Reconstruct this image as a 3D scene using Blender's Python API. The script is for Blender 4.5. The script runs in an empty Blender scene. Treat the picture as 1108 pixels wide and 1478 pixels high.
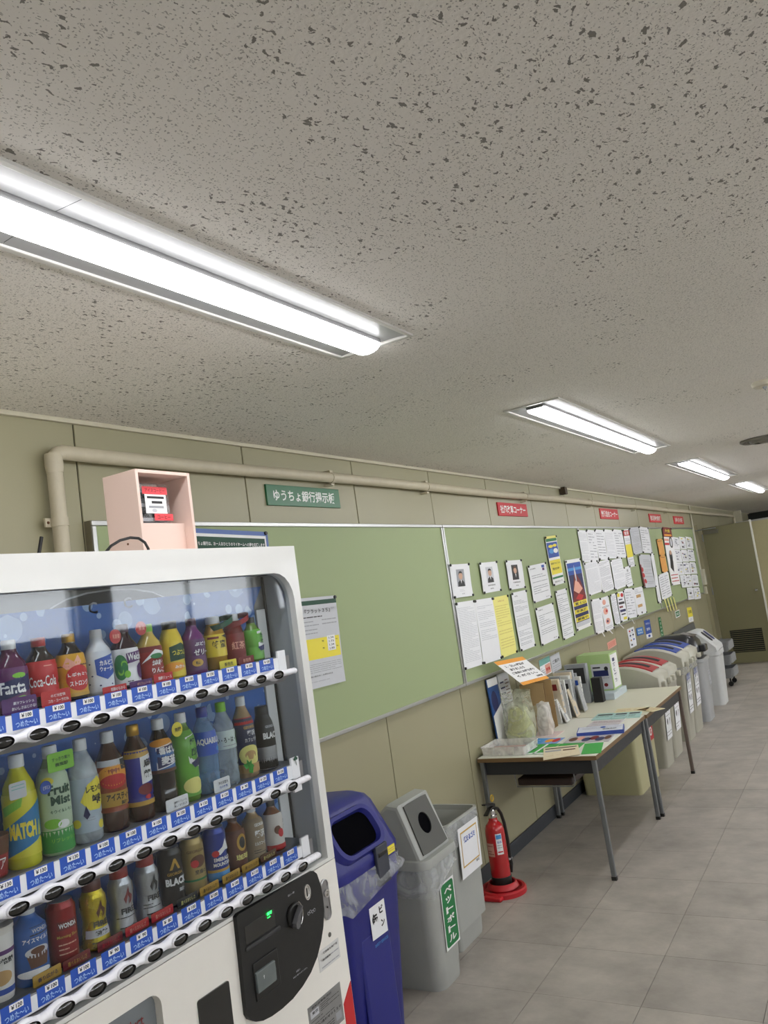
import bpy, math, random
from mathutils import Vector, Matrix, noise
rnd = random.Random(7)
SC = bpy.context.scene
COL = SC.collection
# ------------------------------------------------------------------ camera
H = 1.68                      # eye height above the floor
FPX = 1174.58                 # focal length in pixels of the 1108x1478 frame
yaw, pit, rol = math.radians(30.1466), math.radians(6.0376), math.radians(-8.1367)
F = Vector((math.cos(pit)*math.cos(yaw), math.cos(pit)*math.sin(yaw), math.sin(pit)))
R0 = F.cross(Vector((0, 0, 1))).normalized(); U0 = R0.cross(F)
R = math.cos(rol)*R0 + math.sin(rol)*U0; U = -math.sin(rol)*R0 + math.cos(rol)*U0
cam = bpy.data.objects.new('camera', bpy.data.cameras.new('camera')); COL.objects.link(cam)
cam.matrix_world = Matrix(((R.x, U.x, -F.x, 0), (R.y, U.y, -F.y, 0), (R.z, U.z, -F.z, H), (0, 0, 0, 1)))
cam.data.sensor_fit = 'VERTICAL'; cam.data.sensor_height = 24; cam.data.lens = FPX/1478*24
cam.data.clip_start = .02; cam.data.clip_end = 100
SC.camera = cam
# ------------------------------------------------------------------ world, exposure
w = bpy.data.worlds.new('world'); SC.world = w; w.use_nodes = True
w.node_tree.nodes['Background'].inputs[0].default_value = (.93, .96, 1, 1)
w.node_tree.nodes['Background'].inputs[1].default_value = 3.8
SC.view_settings.view_transform = 'Standard'; SC.view_settings.look = 'None'
SC.view_settings.gamma = 1; SC.view_settings.exposure = 1.1
SC.view_settings.use_curve_mapping = False
LAMP = 8.6                    # strength of the fluorescent lenses
W = 2.217; CZ = H+.743        # wall plane, ceiling height
def ray(px, py): return F+R*((px-554)/FPX)-U*((py-739)/FPX)
def onY(px, py, y): d = ray(px, py)*1; d = d*(y/d.y); return Vector((d.x, d.y, d.z+H))
def onZ(px, py, z): d = ray(px, py); d = d*((z-H)/d.z); return Vector((d.x, d.y, d.z+H))
# ------------------------------------------------------------------ materials
def lin(c): return tuple((x/255/12.92 if x/255 <= .04045 else ((x/255+.055)/1.055)**2.4) for x in c)+(1,)
MATS = {}
def mat(name, col, rough=.5, metal=0, var=.05, scale=30, bump=0, bscale=200, coat=0, alpha=1, emit=0, stretch=None, spec=.5, rvar=.06):
    if name in MATS: return MATS[name]
    m = bpy.data.materials.new(name); m.use_nodes = True; MATS[name] = m
    nt = m.node_tree; N = nt.nodes; L = nt.links; b = N['Principled BSDF']
    b.inputs['Roughness'].default_value = rough; b.inputs['Metallic'].default_value = metal
    b.inputs['Coat Weight'].default_value = coat; b.inputs['Specular IOR Level'].default_value = spec
    tc = N.new('ShaderNodeTexCoord'); mp = N.new('ShaderNodeMapping'); L.new(tc.outputs['Object'], mp.inputs[0])
    if stretch: mp.inputs['Scale'].default_value = stretch
    n = N.new('ShaderNodeTexNoise'); n.inputs['Scale'].default_value = scale; n.inputs['Detail'].default_value = 3
    L.new(mp.outputs[0], n.inputs['Vector'])
    mx = N.new('ShaderNodeMix'); mx.data_type = 'RGBA'; c = lin(col)
    mx.inputs['A'].default_value = tuple(x*(1-var*1.6) for x in c[:3])+(1,)
    mx.inputs['B'].default_value = tuple(min(1, x*(1+var*1.6)) for x in c[:3])+(1,)
    L.new(n.outputs[0], mx.inputs['Factor']); L.new(mx.outputs['Result'], b.inputs['Base Color'])
    mr = N.new('ShaderNodeMapRange'); mr.inputs['To Min'].default_value = max(0, rough-rvar); mr.inputs['To Max'].default_value = min(1, rough+rvar)
    L.new(n.outputs[0], mr.inputs[0]); L.new(mr.outputs[0], b.inputs['Roughness'])
    if bump:
        n2 = N.new('ShaderNodeTexNoise'); n2.inputs['Scale'].default_value = bscale; n2.inputs['Detail'].default_value = 4
        L.new(mp.outputs[0], n2.inputs['Vector'])
        bp = N.new('ShaderNodeBump'); bp.inputs['Strength'].default_value = bump; bp.inputs['Distance'].default_value = .004
        L.new(n2.outputs[0], bp.inputs['Height']); L.new(bp.outputs[0], b.inputs['Normal'])
    if alpha < 1: b.inputs['Alpha'].default_value = alpha
    if emit:
        b.inputs['Emission Color'].default_value = c; b.inputs['Emission Strength'].default_value = emit
    return m
def ink(name, col, rough=.55): return mat(name, col, rough, var=.01)
def m_glass():
    m = bpy.data.materials.new('display_glass'); m.use_nodes = True; nt = m.node_tree; N = nt.nodes; L = nt.links
    N.remove(N['Principled BSDF']); o = N['Material Output']
    t = N.new('ShaderNodeBsdfTransparent'); t.inputs[0].default_value = (.90, .92, .93, 1)
    g = N.new('ShaderNodeBsdfGlossy'); g.inputs['Roughness'].default_value = .03
    lw = N.new('ShaderNodeLayerWeight'); lw.inputs[0].default_value = .5
    pw = N.new('ShaderNodeMath'); pw.operation = 'POWER'; pw.inputs[1].default_value = 4.5; L.new(lw.outputs['Facing'], pw.inputs[0])
    fr = N.new('ShaderNodeMath'); fr.operation = 'MULTIPLY_ADD'; fr.inputs[1].default_value = .24; fr.inputs[2].default_value = .035; L.new(pw.outputs[0], fr.inputs[0])
    n = N.new('ShaderNodeTexNoise'); n.inputs['Scale'].default_value = 3
    bp = N.new('ShaderNodeBump'); bp.inputs['Strength'].default_value = .05; bp.inputs['Distance'].default_value = .01
    L.new(n.outputs[0], bp.inputs['Height']); L.new(bp.outputs[0], g.inputs['Normal'])
    mx = N.new('ShaderNodeMixShader'); L.new(fr.outputs[0], mx.inputs[0]); L.new(t.outputs[0], mx.inputs[1]); L.new(g.outputs[0], mx.inputs[2])
    L.new(mx.outputs[0], o.inputs[0]); return m
def m_film(name, col, a, rough=.3, bump=.6, bscale=25):
    m = bpy.data.materials.new(name); m.use_nodes = True; nt = m.node_tree; N = nt.nodes; L = nt.links
    b = N['Principled BSDF']; o = N['Material Output']; b.inputs['Base Color'].default_value = lin(col); b.inputs['Roughness'].default_value = rough
    t = N.new('ShaderNodeBsdfTransparent'); mx = N.new('ShaderNodeMixShader')
    n = N.new('ShaderNodeTexNoise'); n.inputs['Scale'].default_value = bscale; n.inputs['Detail'].default_value = 5; n.inputs['Distortion'].default_value = 1.5
    tc = N.new('ShaderNodeTexCoord'); L.new(tc.outputs['Object'], n.inputs['Vector'])
    mr = N.new('ShaderNodeMapRange'); mr.inputs['From Min'].default_value = .35; mr.inputs['From Max'].default_value = .65
    mr.inputs['To Min'].default_value = max(0, a-.2); mr.inputs['To Max'].default_value = min(1, a+.2)
    L.new(n.outputs[0], mr.inputs[0]); L.new(mr.outputs[0], mx.inputs[0])
    bp = N.new('ShaderNodeBump'); bp.inputs['Strength'].default_value = bump; bp.inputs['Distance'].default_value = .01
    L.new(n.outputs[0], bp.inputs['Height']); L.new(bp.outputs[0], b.inputs['Normal'])
    L.new(t.outputs[0], mx.inputs[1]); L.new(b.outputs[0], mx.inputs[2]); L.new(mx.outputs[0], o.inputs[0]); MATS[name] = m; return m
def m_ceiling():
    m = mat('ceiling_board', (238, 234, 228), .9, var=.03, scale=1.2, bump=.35, bscale=120)
    nt = m.node_tree; N = nt.nodes; L = nt.links; b = N['Principled BSDF']
    src = b.inputs['Base Color'].links[0].from_socket; tc = N['Texture Coordinate']
    def layer(sx, sy, dist, thr_lo, thr_hi, warp, seed):
        mp = N.new('ShaderNodeMapping'); mp.inputs['Scale'].default_value = (sx, sy, 1); mp.inputs['Location'].default_value = (seed, seed*.7, 0)
        mp.inputs['Rotation'].default_value = (0, 0, math.radians(8+seed))
        nz = N.new('ShaderNodeTexNoise'); nz.inputs['Scale'].default_value = warp; nz.inputs['Detail'].default_value = 3
        L.new(tc.outputs['Object'], nz.inputs['Vector'])
        add = N.new('ShaderNodeMixRGB'); add.blend_type = 'ADD'; add.inputs[0].default_value = dist
        L.new(tc.outputs['Object'], add.inputs[1]); L.new(nz.outputs[1], add.inputs[2]); L.new(add.outputs[0], mp.inputs[0])
        vo = N.new('ShaderNodeTexVoronoi'); vo.voronoi_dimensions = '2D'; vo.inputs['Scale'].default_value = 1; L.new(mp.outputs[0], vo.inputs['Vector'])
        # radius per cell from the cell's random colour
        mr = N.new('ShaderNodeMapRange'); mr.inputs['From Min'].default_value = .3; mr.inputs['To Min'].default_value = thr_lo; mr.inputs['To Max'].default_value = thr_hi
        sp = N.new('ShaderNodeSeparateColor'); L.new(vo.outputs['Color'], sp.inputs[0]); L.new(sp.outputs[0], mr.inputs[0])
        lt = N.new('ShaderNodeMath'); lt.operation = 'LESS_THAN'; L.new(vo.outputs['Distance'], lt.inputs[0]); L.new(mr.outputs[0], lt.inputs[1])
        return lt.outputs[0]
    a = layer(74, 240, .020, -.08, .27, 70, 0)
    b2 = layer(150, 150, .008, 0, .24, 120, 5)
    # big torn chunks only in patches
    c2 = layer(42, 100, .028, -.30, .33, 60, 11)
    big = N.new('ShaderNodeTexNoise'); big.inputs['Scale'].default_value = 2.2; L.new(tc.outputs['Object'], big.inputs['Vector'])
    # the torn chunks thin out towards the far end
    sx = N.new('ShaderNodeSeparateXYZ'); L.new(tc.outputs['Object'], sx.inputs[0])
    fx = N.new('ShaderNodeMapRange'); fx.inputs['From Min'].default_value = 1.0; fx.inputs['From Max'].default_value = 3.2; fx.inputs['To Min'].default_value = .12; fx.inputs['To Max'].default_value = -.06
    L.new(sx.outputs[0], fx.inputs[0])
    ad = N.new('ShaderNodeMath'); L.new(big.outputs[0], ad.inputs[0]); L.new(fx.outputs[0], ad.inputs[1])
    gt = N.new('ShaderNodeMath'); gt.operation = 'GREATER_THAN'; gt.inputs[1].default_value = .53; L.new(ad.outputs[0], gt.inputs[0])
    mu = N.new('ShaderNodeMath'); mu.operation = 'MULTIPLY'; L.new(c2, mu.inputs[0]); L.new(gt.outputs[0], mu.inputs[1])
    m1 = N.new('ShaderNodeMath'); m1.operation = 'MAXIMUM'; L.new(a, m1.inputs[0]); L.new(b2, m1.inputs[1])
    s1 = N.new('ShaderNodeMath'); s1.operation = 'MULTIPLY'; s1.inputs[1].default_value = .55; L.new(m1.outputs[0], s1.inputs[0])
    s2 = N.new('ShaderNodeMath'); s2.operation = 'MAXIMUM'; L.new(s1.outputs[0], s2.inputs[0])
    s3 = N.new('ShaderNodeMath'); s3.operation = 'MULTIPLY'; s3.inputs[1].default_value = .8; L.new(mu.outputs[0], s3.inputs[0]); L.new(s3.outputs[0], s2.inputs[1])
    mx = N.new('ShaderNodeMix'); mx.data_type = 'RGBA'; L.new(s2.outputs[0], mx.inputs['Factor']); L.new(src, mx.inputs['A'])
    mx.inputs['B'].default_value = lin((84, 80, 72)); L.new(mx.outputs['Result'], b.inputs['Base Color'])
    return m
def m_tile():
    m = mat('floor_tile', (172, 165, 156), .5, var=.10, scale=5, bump=.12, bscale=60, rvar=.1)
    nt = m.node_tree; N = nt.nodes; L = nt.links; b = N['Principled BSDF']; src = b.inputs['Base Color'].links[0].from_socket
    tc = N['Texture Coordinate']; oi = N.new('ShaderNodeObjectInfo')
    va = N.new('ShaderNodeVectorMath'); va.operation = 'ADD'; L.new(tc.outputs['Object'], va.inputs[0]); L.new(oi.outputs['Location'], va.inputs[1])
    for nn in [n for n in N if n.type == 'MAPPING']: L.new(va.outputs[0], nn.inputs[0])
    n = N.new('ShaderNodeTexNoise'); n.inputs['Scale'].default_value = 4.2; n.inputs['Detail'].default_value = 7; n.inputs['Roughness'].default_value = .65
    sc = N.new('ShaderNodeVectorMath'); sc.operation = 'MULTIPLY'; sc.inputs[1].default_value = (1, .8, 1); L.new(va.outputs[0], sc.inputs[0]); L.new(sc.outputs[0], n.inputs['Vector'])
    mr = N.new('ShaderNodeMapRange'); mr.inputs['From Min'].default_value = .3; mr.inputs['From Max'].default_value = .7; mr.inputs['To Min'].default_value = .72; mr.inputs['To Max'].default_value = 1.13
    L.new(n.outputs[0], mr.inputs[0])
    r2 = N.new('ShaderNodeMapRange'); r2.inputs['To Min'].default_value = .91; r2.inputs['To Max'].default_value = 1.05; L.new(oi.outputs['Random'], r2.inputs[0])
    mu = N.new('ShaderNodeMath'); mu.operation = 'MULTIPLY'; L.new(mr.outputs[0], mu.inputs[0]); L.new(r2.outputs[0], mu.inputs[1])
    vm = N.new('ShaderNodeVectorMath'); vm.operation = 'SCALE'; L.new(src, vm.inputs[0]); L.new(mu.outputs[0], vm.inputs['Scale']); L.new(vm.outputs[0], b.inputs['Base Color'])
    return m
def m_bokeh():
    m = mat('blue_backdrop', (38, 98, 178), .5, var=.25, scale=9)
    nt = m.node_tree; N = nt.nodes; L = nt.links; b = N['Principled BSDF']; src = b.inputs['Base Color'].links[0].from_socket; tc = N['Texture Coordinate']
    for i, (s, r0, r1, f) in enumerate(((13, .0, .42, .4), (26, .0, .38, .6))):
        vo = N.new('ShaderNodeTexVoronoi'); vo.voronoi_dimensions = '2D'; vo.inputs['Scale'].default_value = s
        sx = N.new('ShaderNodeSeparateXYZ'); cx = N.new('ShaderNodeCombineXYZ'); L.new(tc.outputs['Object'], sx.inputs[0]); L.new(sx.outputs[0], cx.inputs[0]); L.new(sx.outputs[2], cx.inputs[1])
        L.new(cx.outputs[0], vo.inputs['Vector']); sp = N.new('ShaderNodeSeparateColor'); L.new(vo.outputs['Color'], sp.inputs[0])
        mr = N.new('ShaderNodeMapRange'); mr.inputs['From Min'].default_value = .5; mr.inputs['To Min'].default_value = r0; mr.inputs['To Max'].default_value = r1; L.new(sp.outputs[0], mr.inputs[0])
        lt = N.new('ShaderNodeMath'); lt.operation = 'LESS_THAN'; L.new(vo.outputs['Distance'], lt.inputs[0]); L.new(mr.outputs[0], lt.inputs[1])
        mu = N.new('ShaderNodeMath'); mu.operation = 'MULTIPLY'; mu.inputs[1].default_value = f; L.new(lt.outputs[0], mu.inputs[0])
        mx = N.new('ShaderNodeMix'); mx.data_type = 'RGBA'; L.new(mu.outputs[0], mx.inputs['Factor']); L.new(src, mx.inputs['A']); mx.inputs['B'].default_value = lin((190, 220, 250)); src = mx.outputs['Result']
    L.new(src, b.inputs['Base Color']); return m
WHITE = mat('vending_white', (222, 222, 219), .38, var=.01, coat=.2)
OFFW = mat('vending_lower_white', (238, 235, 228), .42, var=.015)
BLACK = mat('black_plastic', (22, 22, 22), .35, var=.1)
MATTE = mat('matt_black', (30, 31, 33), .7, var=.1)
ALU = mat('aluminium', (190, 191, 190), .32, .9, var=.04, scale=80)
STEEL = mat('steel_leg', (150, 153, 156), .38, .75, var=.08, scale=60)
CHROME = mat('chrome', (215, 215, 215), .18, 1, var=.02)
PAPER = mat('paper', (236, 237, 240), .8, var=.015, scale=12)
PAPG = mat('paper_grey', (205, 207, 212), .8, var=.03)
PAPY = mat('paper_yellow', (240, 232, 140), .8, var=.02)
INK = ink('ink_black', (40, 40, 42)); INKG = ink('ink_grey', (160, 162, 168)); INKL = ink('ink_light', (196, 198, 204))
RED = ink('print_red', (196, 38, 42)); BLUE = ink('print_blue', (36, 78, 168)); GREEN = ink('print_green', (30, 120, 66)); YEL = ink('print_yellow', (238, 222, 70))
PW = ink('print_white', (240, 240, 240)); ORA = ink('print_orange', (236, 160, 50)); PINK = ink('print_pink', (232, 170, 150)); NAVY = ink('print_navy', (32, 40, 92))
SKY = ink('print_sky', (74, 150, 214)); TAN = ink('print_tan', (196, 156, 100)); DKG = ink('print_dark_green', (26, 72, 52)); PURP = ink('print_purple', (86, 36, 104)); MAR = ink('print_maroon', (120, 30, 34)); SKIN = ink('print_skin', (205, 165, 140)); TEAL = ink('print_teal', (120, 180, 170)); LIME = ink('print_lime', (130, 196, 60)); GOLD = ink('print_gold', (196, 156, 66), .35); BRN = ink('print_brown', (96, 56, 30))
# ------------------------------------------------------------------ mesh builder
FONTC = {}
def text2d(s, bold=0.0):
    k = (s, bold)
    if k in FONTC: return FONTC[k]
    c = bpy.data.curves.new('t', 'FONT'); c.body = s; c.resolution_u = 2; c.offset = bold; c.fill_mode = 'FRONT'
    o = bpy.data.objects.new('t', c); COL.objects.link(o)
    me = bpy.data.meshes.new_from_object(o)
    vs = [(v.co.x, v.co.y) for v in me.vertices]; fs = [tuple(p.vertices) for p in me.polygons]
    bpy.data.objects.remove(o); bpy.data.curves.remove(c); bpy.data.meshes.remove(me)
    if vs:
        x0 = min(v[0] for v in vs); x1 = max(v[0] for v in vs); y0 = min(v[1] for v in vs); y1 = max(v[1] for v in vs)
        vs = [((x-(x0+x1)/2)/max(x1-x0, 1e-6), (y-(y0+y1)/2)/max(y1-y0, 1e-6)) for x, y in vs]
    FONTC[k] = (vs, fs); return FONTC[k]
class MB:
    def __init__(s, o=(0, 0, 0)): s.v = []; s.f = []; s.m = []; s.ms = []; s.o = Vector(o); s.sm = []; s.curved = False
    def mi(s, m):
        if m not in s.ms: s.ms.append(m)
        return s.ms.index(m)
    def add(s, vs, fs, m, smooth=False):
        b = len(s.v); s.v += [Vector(v)-s.o for v in vs]; i = s.mi(m)
        for f in fs: s.f.append(tuple(b+k for k in f)); s.m.append(i); s.sm.append(smooth)
        return s
    def box(s, a, b, m, M=None):
        x0, y0, z0 = a; x1, y1, z1 = b
        vs = [Vector(p) for p in ((x0,y0,z0),(x1,y0,z0),(x1,y1,z0),(x0,y1,z0),(x0,y0,z1),(x1,y0,z1),(x1,y1,z1),(x0,y1,z1))]
        if M: vs = [M@v for v in vs]
        return s.add(vs, [(0,3,2,1),(4,5,6,7),(0,1,5,4),(1,2,6,5),(2,3,7,6),(3,0,4,7)], m)
    def loft(s, rings, m, close=True, caps=(True, True), smooth=True):
        n = len(rings[0]); vs = [p for r in rings for p in r]; fs = []
        for i in range(len(rings)-1):
            for j in range(n if close else n-1):
                k = (j+1) % n; fs.append((i*n+j, i*n+k, (i+1)*n+k, (i+1)*n+j))
        s.add(vs, fs, m, smooth)
        if caps[0]: s.add(rings[0], [tuple(range(n-1, -1, -1))], m)
        if caps[1]: s.add(rings[-1], [tuple(range(n))], m)
        return s
    def lathe(s, prof, m, c=(0, 0, 0), seg=20, caps=(True, True), M=None, smooth=True):
        rings = []
        for z, r in prof:
            ring = [Vector((r*math.cos(2*math.pi*j/seg), r*math.sin(2*math.pi*j/seg), z)) for j in range(seg)]
            if M: ring = [M@p for p in ring]
            rings.append([p+Vector(c) for p in ring])
        return s.loft(rings, m, True, caps, smooth)
    def tube(s, path, r, m, seg=10, caps=True):
        P = [Vector(p) for p in path]; rings = []; up = None
        for i, p in enumerate(P):
            t = (P[min(i+1, len(P)-1)]-P[max(i-1, 0)]).normalized()
            if up is None: up = t.orthogonal().normalized()
            up = (up-t*up.dot(t)).normalized(); sd = t.cross(up)
            rr = r[i] if isinstance(r, (list, tuple)) else r
            rings.append([p+up*(rr*math.cos(2*math.pi*j/seg))+sd*(rr*math.sin(2*math.pi*j/seg)) for j in range(seg)])
        return s.loft(rings, m, True, (caps, caps))
    def prism(s, poly, ax, a, b, m):      # poly: 2D points; ax: extrusion axis 'x' (poly = y,z), 'y' (x,z) or 'z' (x,y)
        def P(p, t): return {'x': (t, p[0], p[1]), 'y': (p[0], t, p[1]), 'z': (p[0], p[1], t)}[ax]
        return s.loft([[Vector(P(p, a)) for p in poly], [Vector(P(p, b)) for p in poly]], m, smooth=False)
    def ring(s, outer, inner, ax, a, b, m):  # flat frame: two polygons with equal counts, extruded
        def P(p, t): return Vector({'x': (t, p[0], p[1]), 'y': (p[0], t, p[1]), 'z': (p[0], p[1], t)}[ax])
        L = [[P(p, a) for p in outer], [P(p, b) for p in outer], [P(p, b) for p in inner], [P(p, a) for p in inner], [P(p, a) for p in outer]]
        return s.loft(L, m, True, (False, False), False)
    def flat(s, items, fn, w, h):
        """printed marks: items in 0..1 coordinates from the top left; fn(x, z, lift) -> point"""
        for it in items:
            k = it[0]
            if s.curved and k == 'e':
                _, cu, cv, ru, rv, m = it[:6]; it = ('p', [(cu+ru*math.cos(2*math.pi*i/20), cv+rv*math.sin(2*math.pi*i/20)) for i in range(20)], m, it[6] if len(it) > 6 else 2); k = 'p'
            if s.curved and k == 'p':
                pts = it[1]; u0 = min(p[0] for p in pts); u1 = max(p[0] for p in pts); n = max(1, math.ceil((u1-u0)/.07)); lf = it[3] if len(it) > 3 else 2
                for q in range(n):
                    poly = pts
                    for lim, sg in ((u0+(u1-u0)*q/n, 1), (u0+(u1-u0)*(q+1)/n, -1)):
                        out = []
                        for i in range(len(poly)):
                            a, b_ = poly[i-1], poly[i]; da, db = (a[0]-lim)*sg, (b_[0]-lim)*sg
                            if (da >= 0) != (db >= 0): t_ = da/(da-db); out.append((a[0]+(b_[0]-a[0])*t_, a[1]+(b_[1]-a[1])*t_))
                            if db >= 0: out.append(b_)
                        poly = out
                        if len(poly) < 3: break
                    if len(poly) >= 3: s.add([fn((u-.5)*w, (.5-v)*h, lf) for u, v in poly][::-1], [tuple(range(len(poly)))], it[2])
                continue
            if k == 'r':
                _, u0, v0, u1, v1, m = it[:6]; n = max(1, int(abs(u1-u0)*(14 if s.curved else 4))); nv = max(1, int(abs(v1-v0)*4)); lf = it[6] if len(it) > 6 else 1
                vs = [fn((u0+(u1-u0)*i/n-.5)*w, (.5-(v0+(v1-v0)*j/nv))*h, lf) for j in range(nv+1) for i in range(n+1)]
                s.add(vs, [(j*(n+1)+i, (j+1)*(n+1)+i, (j+1)*(n+1)+i+1, j*(n+1)+i+1) for j in range(nv) for i in range(n)], m)
            elif k == 'e':
                _, cu, cv, ru, rv, m = it[:6]; lf = it[6] if len(it) > 6 else 2; n = 16
                vs = [fn((cu+ru*math.cos(2*math.pi*i/n)-.5)*w, (.5-cv+rv*math.sin(2*math.pi*i/n))*h, lf) for i in range(n)]
                s.add(vs, [tuple(range(n))], m)
            elif k == 'p':
                _, pts, m = it[:3]; lf = it[3] if len(it) > 3 else 2
                s.add([fn((u-.5)*w, (.5-v)*h, lf) for u, v in pts][::-1], [tuple(range(len(pts)))], m)
            elif k == 't':
                _, tx, cu, cv, tw, th, m = it[:7]; lf = it[8] if len(it) > 8 else 3
                vs, fs = text2d(tx, it[7] if len(it) > 7 else .012)
                s.add([fn((cu-.5)*w+x*tw*w, (.5-cv)*h+y*th*h, lf) for x, y in vs], fs, m)
            elif k == 'l':
                _, u0, v0, u1, v1, n, m = it[:7]
                for i in range(n):
                    v = v0+(v1-v0)*(i+.5)/n; e = u1 if rnd.random() < .7 else u0+(u1-u0)*rnd.uniform(.3, .9)
                    if rnd.random() < .1: continue
                    th = (v1-v0)/n*.27; u = u0
                    while u < e-.02:
                        ww = rnd.uniform(.12, .35)*(u1-u0); s.flat([('r', u, v-th/2, min(e, u+ww), v+th/2, m)], fn, w, h); u += ww+.02*(u1-u0)
        return s
    def build(s, name, parent=None, label=None, bevel=0, sharp=35, **kw):
        me = bpy.data.meshes.new(name); me.from_pydata(s.v, [], s.f)
        for m in s.ms: me.materials.append(m)
        me.polygons.foreach_set('material_index', s.m); me.polygons.foreach_set('use_smooth', s.sm if not bevel else [True]*len(s.sm))
        me.set_sharp_from_angle(angle=math.radians(sharp)); me.update()
        o = bpy.data.objects.new(name, me); COL.objects.link(o)
        if parent: o.parent = parent
        else: o.location = s.o
        if bevel:
            b = o.modifiers.new('bevel', 'BEVEL'); b.width = bevel; b.segments = 2; b.limit_method = 'ANGLE'; b.angle_limit = math.radians(40); b.harden_normals = False
        if label: o['label'] = label
        for k, v in kw.items(): o[k] = v
        return o
def thing(name, label, cat, loc=(0, 0, 0), group=None, rz=0):
    o = bpy.data.objects.new(name, None); COL.objects.link(o); o.empty_display_size = .05
    o.location = loc; o.rotation_euler.z = rz; o['label'] = label; o['category'] = cat
    if group: o['group'] = group
    return o
def share(src, name, parent, loc=(0, 0, 0)):
    o = bpy.data.objects.new(name, src.data); COL.objects.link(o); o.parent = parent; o.location = loc; return o
def rr(x0, x1, y0, y1, r, n=5):
    pts = []
    for cx, cy, a0 in ((x1-r, y1-r, 0), (x0+r, y1-r, 90), (x0+r, y0+r, 180), (x1-r, y0+r, 270)):
        for i in range(n+1):
            a = math.radians(a0+90*i/n); pts.append((cx+r*math.cos(a), cy+r*math.sin(a)))
    return pts
def rect_like(x0, x1, y0, y1, n=5):   # outer rectangle with the same point count as rr
    pts = []
    for cx, cy in ((x1, y1), (x0, y1), (x0, y0), (x1, y0)): pts += [(cx, cy)]*(n+1)
    return pts
# ================================================================== SETTING
XE = 20.0; YR = -3.3; XB = -2.6
TILE = .4345
fl = MB().box((XB, YR, -.12), (XE, W, -.004), mat('floor_joint', (96, 91, 84), .6)).build('floor', kind='structure')
TM = m_tile()
ty0 = 1.056-TILE*7; tx0 = 3.66-TILE*5
tm = MB().box((.0009, .0009, -.0035), (TILE-.0009, TILE-.0009, 0), TM).build('floor_tile', fl)
tm.location = (tx0, ty0+TILE*9, 0)
k = 0
for i in range(29):
    for j in range(3, 10):
        if (i, j) == (0, 9): continue
        t = share(tm, 'floor_tile', fl, (tx0+i*TILE, ty0+j*TILE, -rnd.random()*.0004))
for a, b in (((XB, YR), (tx0, W)), ((tx0, YR), (XE, ty0+3*TILE)), ((tx0+29*TILE, ty0+3*TILE), (XE, W)), ((tx0, ty0+10*TILE), (tx0+29*TILE, W))):
    if b[1]-a[1] > .01: MB().box((a[0], a[1], -.0035), (b[0], b[1], -.0004), TM).build('floor_sheet', fl)
WALLM = mat('wall_steel_panel', (160, 155, 126), .36, var=.03, scale=1.5, bump=.04, bscale=300, rvar=.03)
WD = mat('wall_joint', (70, 68, 52), .7)
wl = MB().box((XB, W+.002, 0), (XE, W+.15, CZ+.1), WD).build('wall_left', kind='structure')
PX = 1.823-.859*5
pm = MB().box((.003, -.010, 0), (.856, .0015, CZ), WALLM).build('wall_panel', wl, bevel=.0025)
pm.location = (PX, W+.006, 0)
for i in range(1, 26):
    o = share(pm, 'wall_panel', wl, (PX+i*.859, W+.006, 0)); b = o.modifiers.new('bevel', 'BEVEL'); b.width = .0025; b.segments = 2
RW = mat('wall_paint', (232, 229, 220), .7, var=.03, scale=2)
wr = MB().box((XB, YR-.15, 0), (XE, YR, 1.72), RW).box((XB, YR-.15, 2.34), (XE, YR, CZ+.1), RW)
for i in range(9): wr.box((XB+i*2.5, YR-.149, 1.721), (XB+i*2.5+.4, YR-.001, 2.339), RW)
wr.box((XE-.4, YR-.149, 1.721), (XE, YR-.001, 2.339), RW)
wr.build('wall_right', kind='structure')
for i in range(9):  # unseen high windows, added to let in fill light
    a = XB+i*2.5+.4; e = min(a+2.1, XE-.4)
    if e-a < .5: continue
    m = MB()
    for p, q in (((a, 1.72), (e, 1.75)), ((a, 2.31), (e, 2.34)), ((a, 1.75), (a+.03, 2.31)), ((e-.03, 1.75), (e, 2.31)), (((a+e)/2-.02, 1.75), ((a+e)/2+.02, 2.31))): m.box((p[0], YR-.10, p[1]), (q[0], YR-.06, q[1]), ALU)
    m.build('fill_window_%d' % (i+1), kind='structure')
MB().box((XB-.15, YR-.15, 0), (XB, W+.15, CZ+.1), RW).build('wall_behind', kind='structure')
MB().box((XE, YR-.15, 0), (XE+.15, W+.15, CZ+.1), mat('unlit_end_wall', (44, 44, 40), .8)).build('wall_far', kind='structure')  # dark colour stands in for the unlit room at the far end
MB().box((XB, W-.018, 0), (13.0, W-.004, .082), mat('baseboard_vinyl', (52, 56, 62), .5)).build('baseboard_left', kind='structure', bevel=.003)
MB().box((XB, W-.02, CZ-.016), (XE, W-.004, CZ), mat('cornice', (200, 194, 172), .5)).build('trim_1', kind='structure', bevel=.002)
# lamps: fixture rows
LX = [(-.22, 2.06), (3.35, 5.65), (6.70, 9.0), (10.05, 12.35)]
LY = (1.015, 1.272)
ROWS = [LY, (-1.75, -1.493)]
cm = MB(); CM = m_ceiling(); xs = [XB]
for a, b in LX: xs += [a, b]
xs += [XE]; ys = [YR, ROWS[1][0], ROWS[1][1], ROWS[0][0], ROWS[0][1], W+.15]
for i in range(len(xs)-1):
    for j in range(5):
        if i % 2 == 1 and j in (1, 3): continue
        cm.add([(xs[i], ys[j], CZ), (xs[i+1], ys[j], CZ), (xs[i+1], ys[j+1], CZ), (xs[i], ys[j+1], CZ)], [(0, 3, 2, 1)], CM)
cm.box((XB-.1, YR-.1, CZ+.14), (XE+.1, W+.15, CZ+.2), MATTE)
cm.build('ceiling', kind='structure')
ENAM = mat('enamel_white', (140, 140, 140), .35, var=.01)
FRM = mat('fixture_frame', (196, 194, 188), .45, var=.03)
LENS = bpy.data.materials.new('lit_lens'); LENS.use_nodes = True
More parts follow.
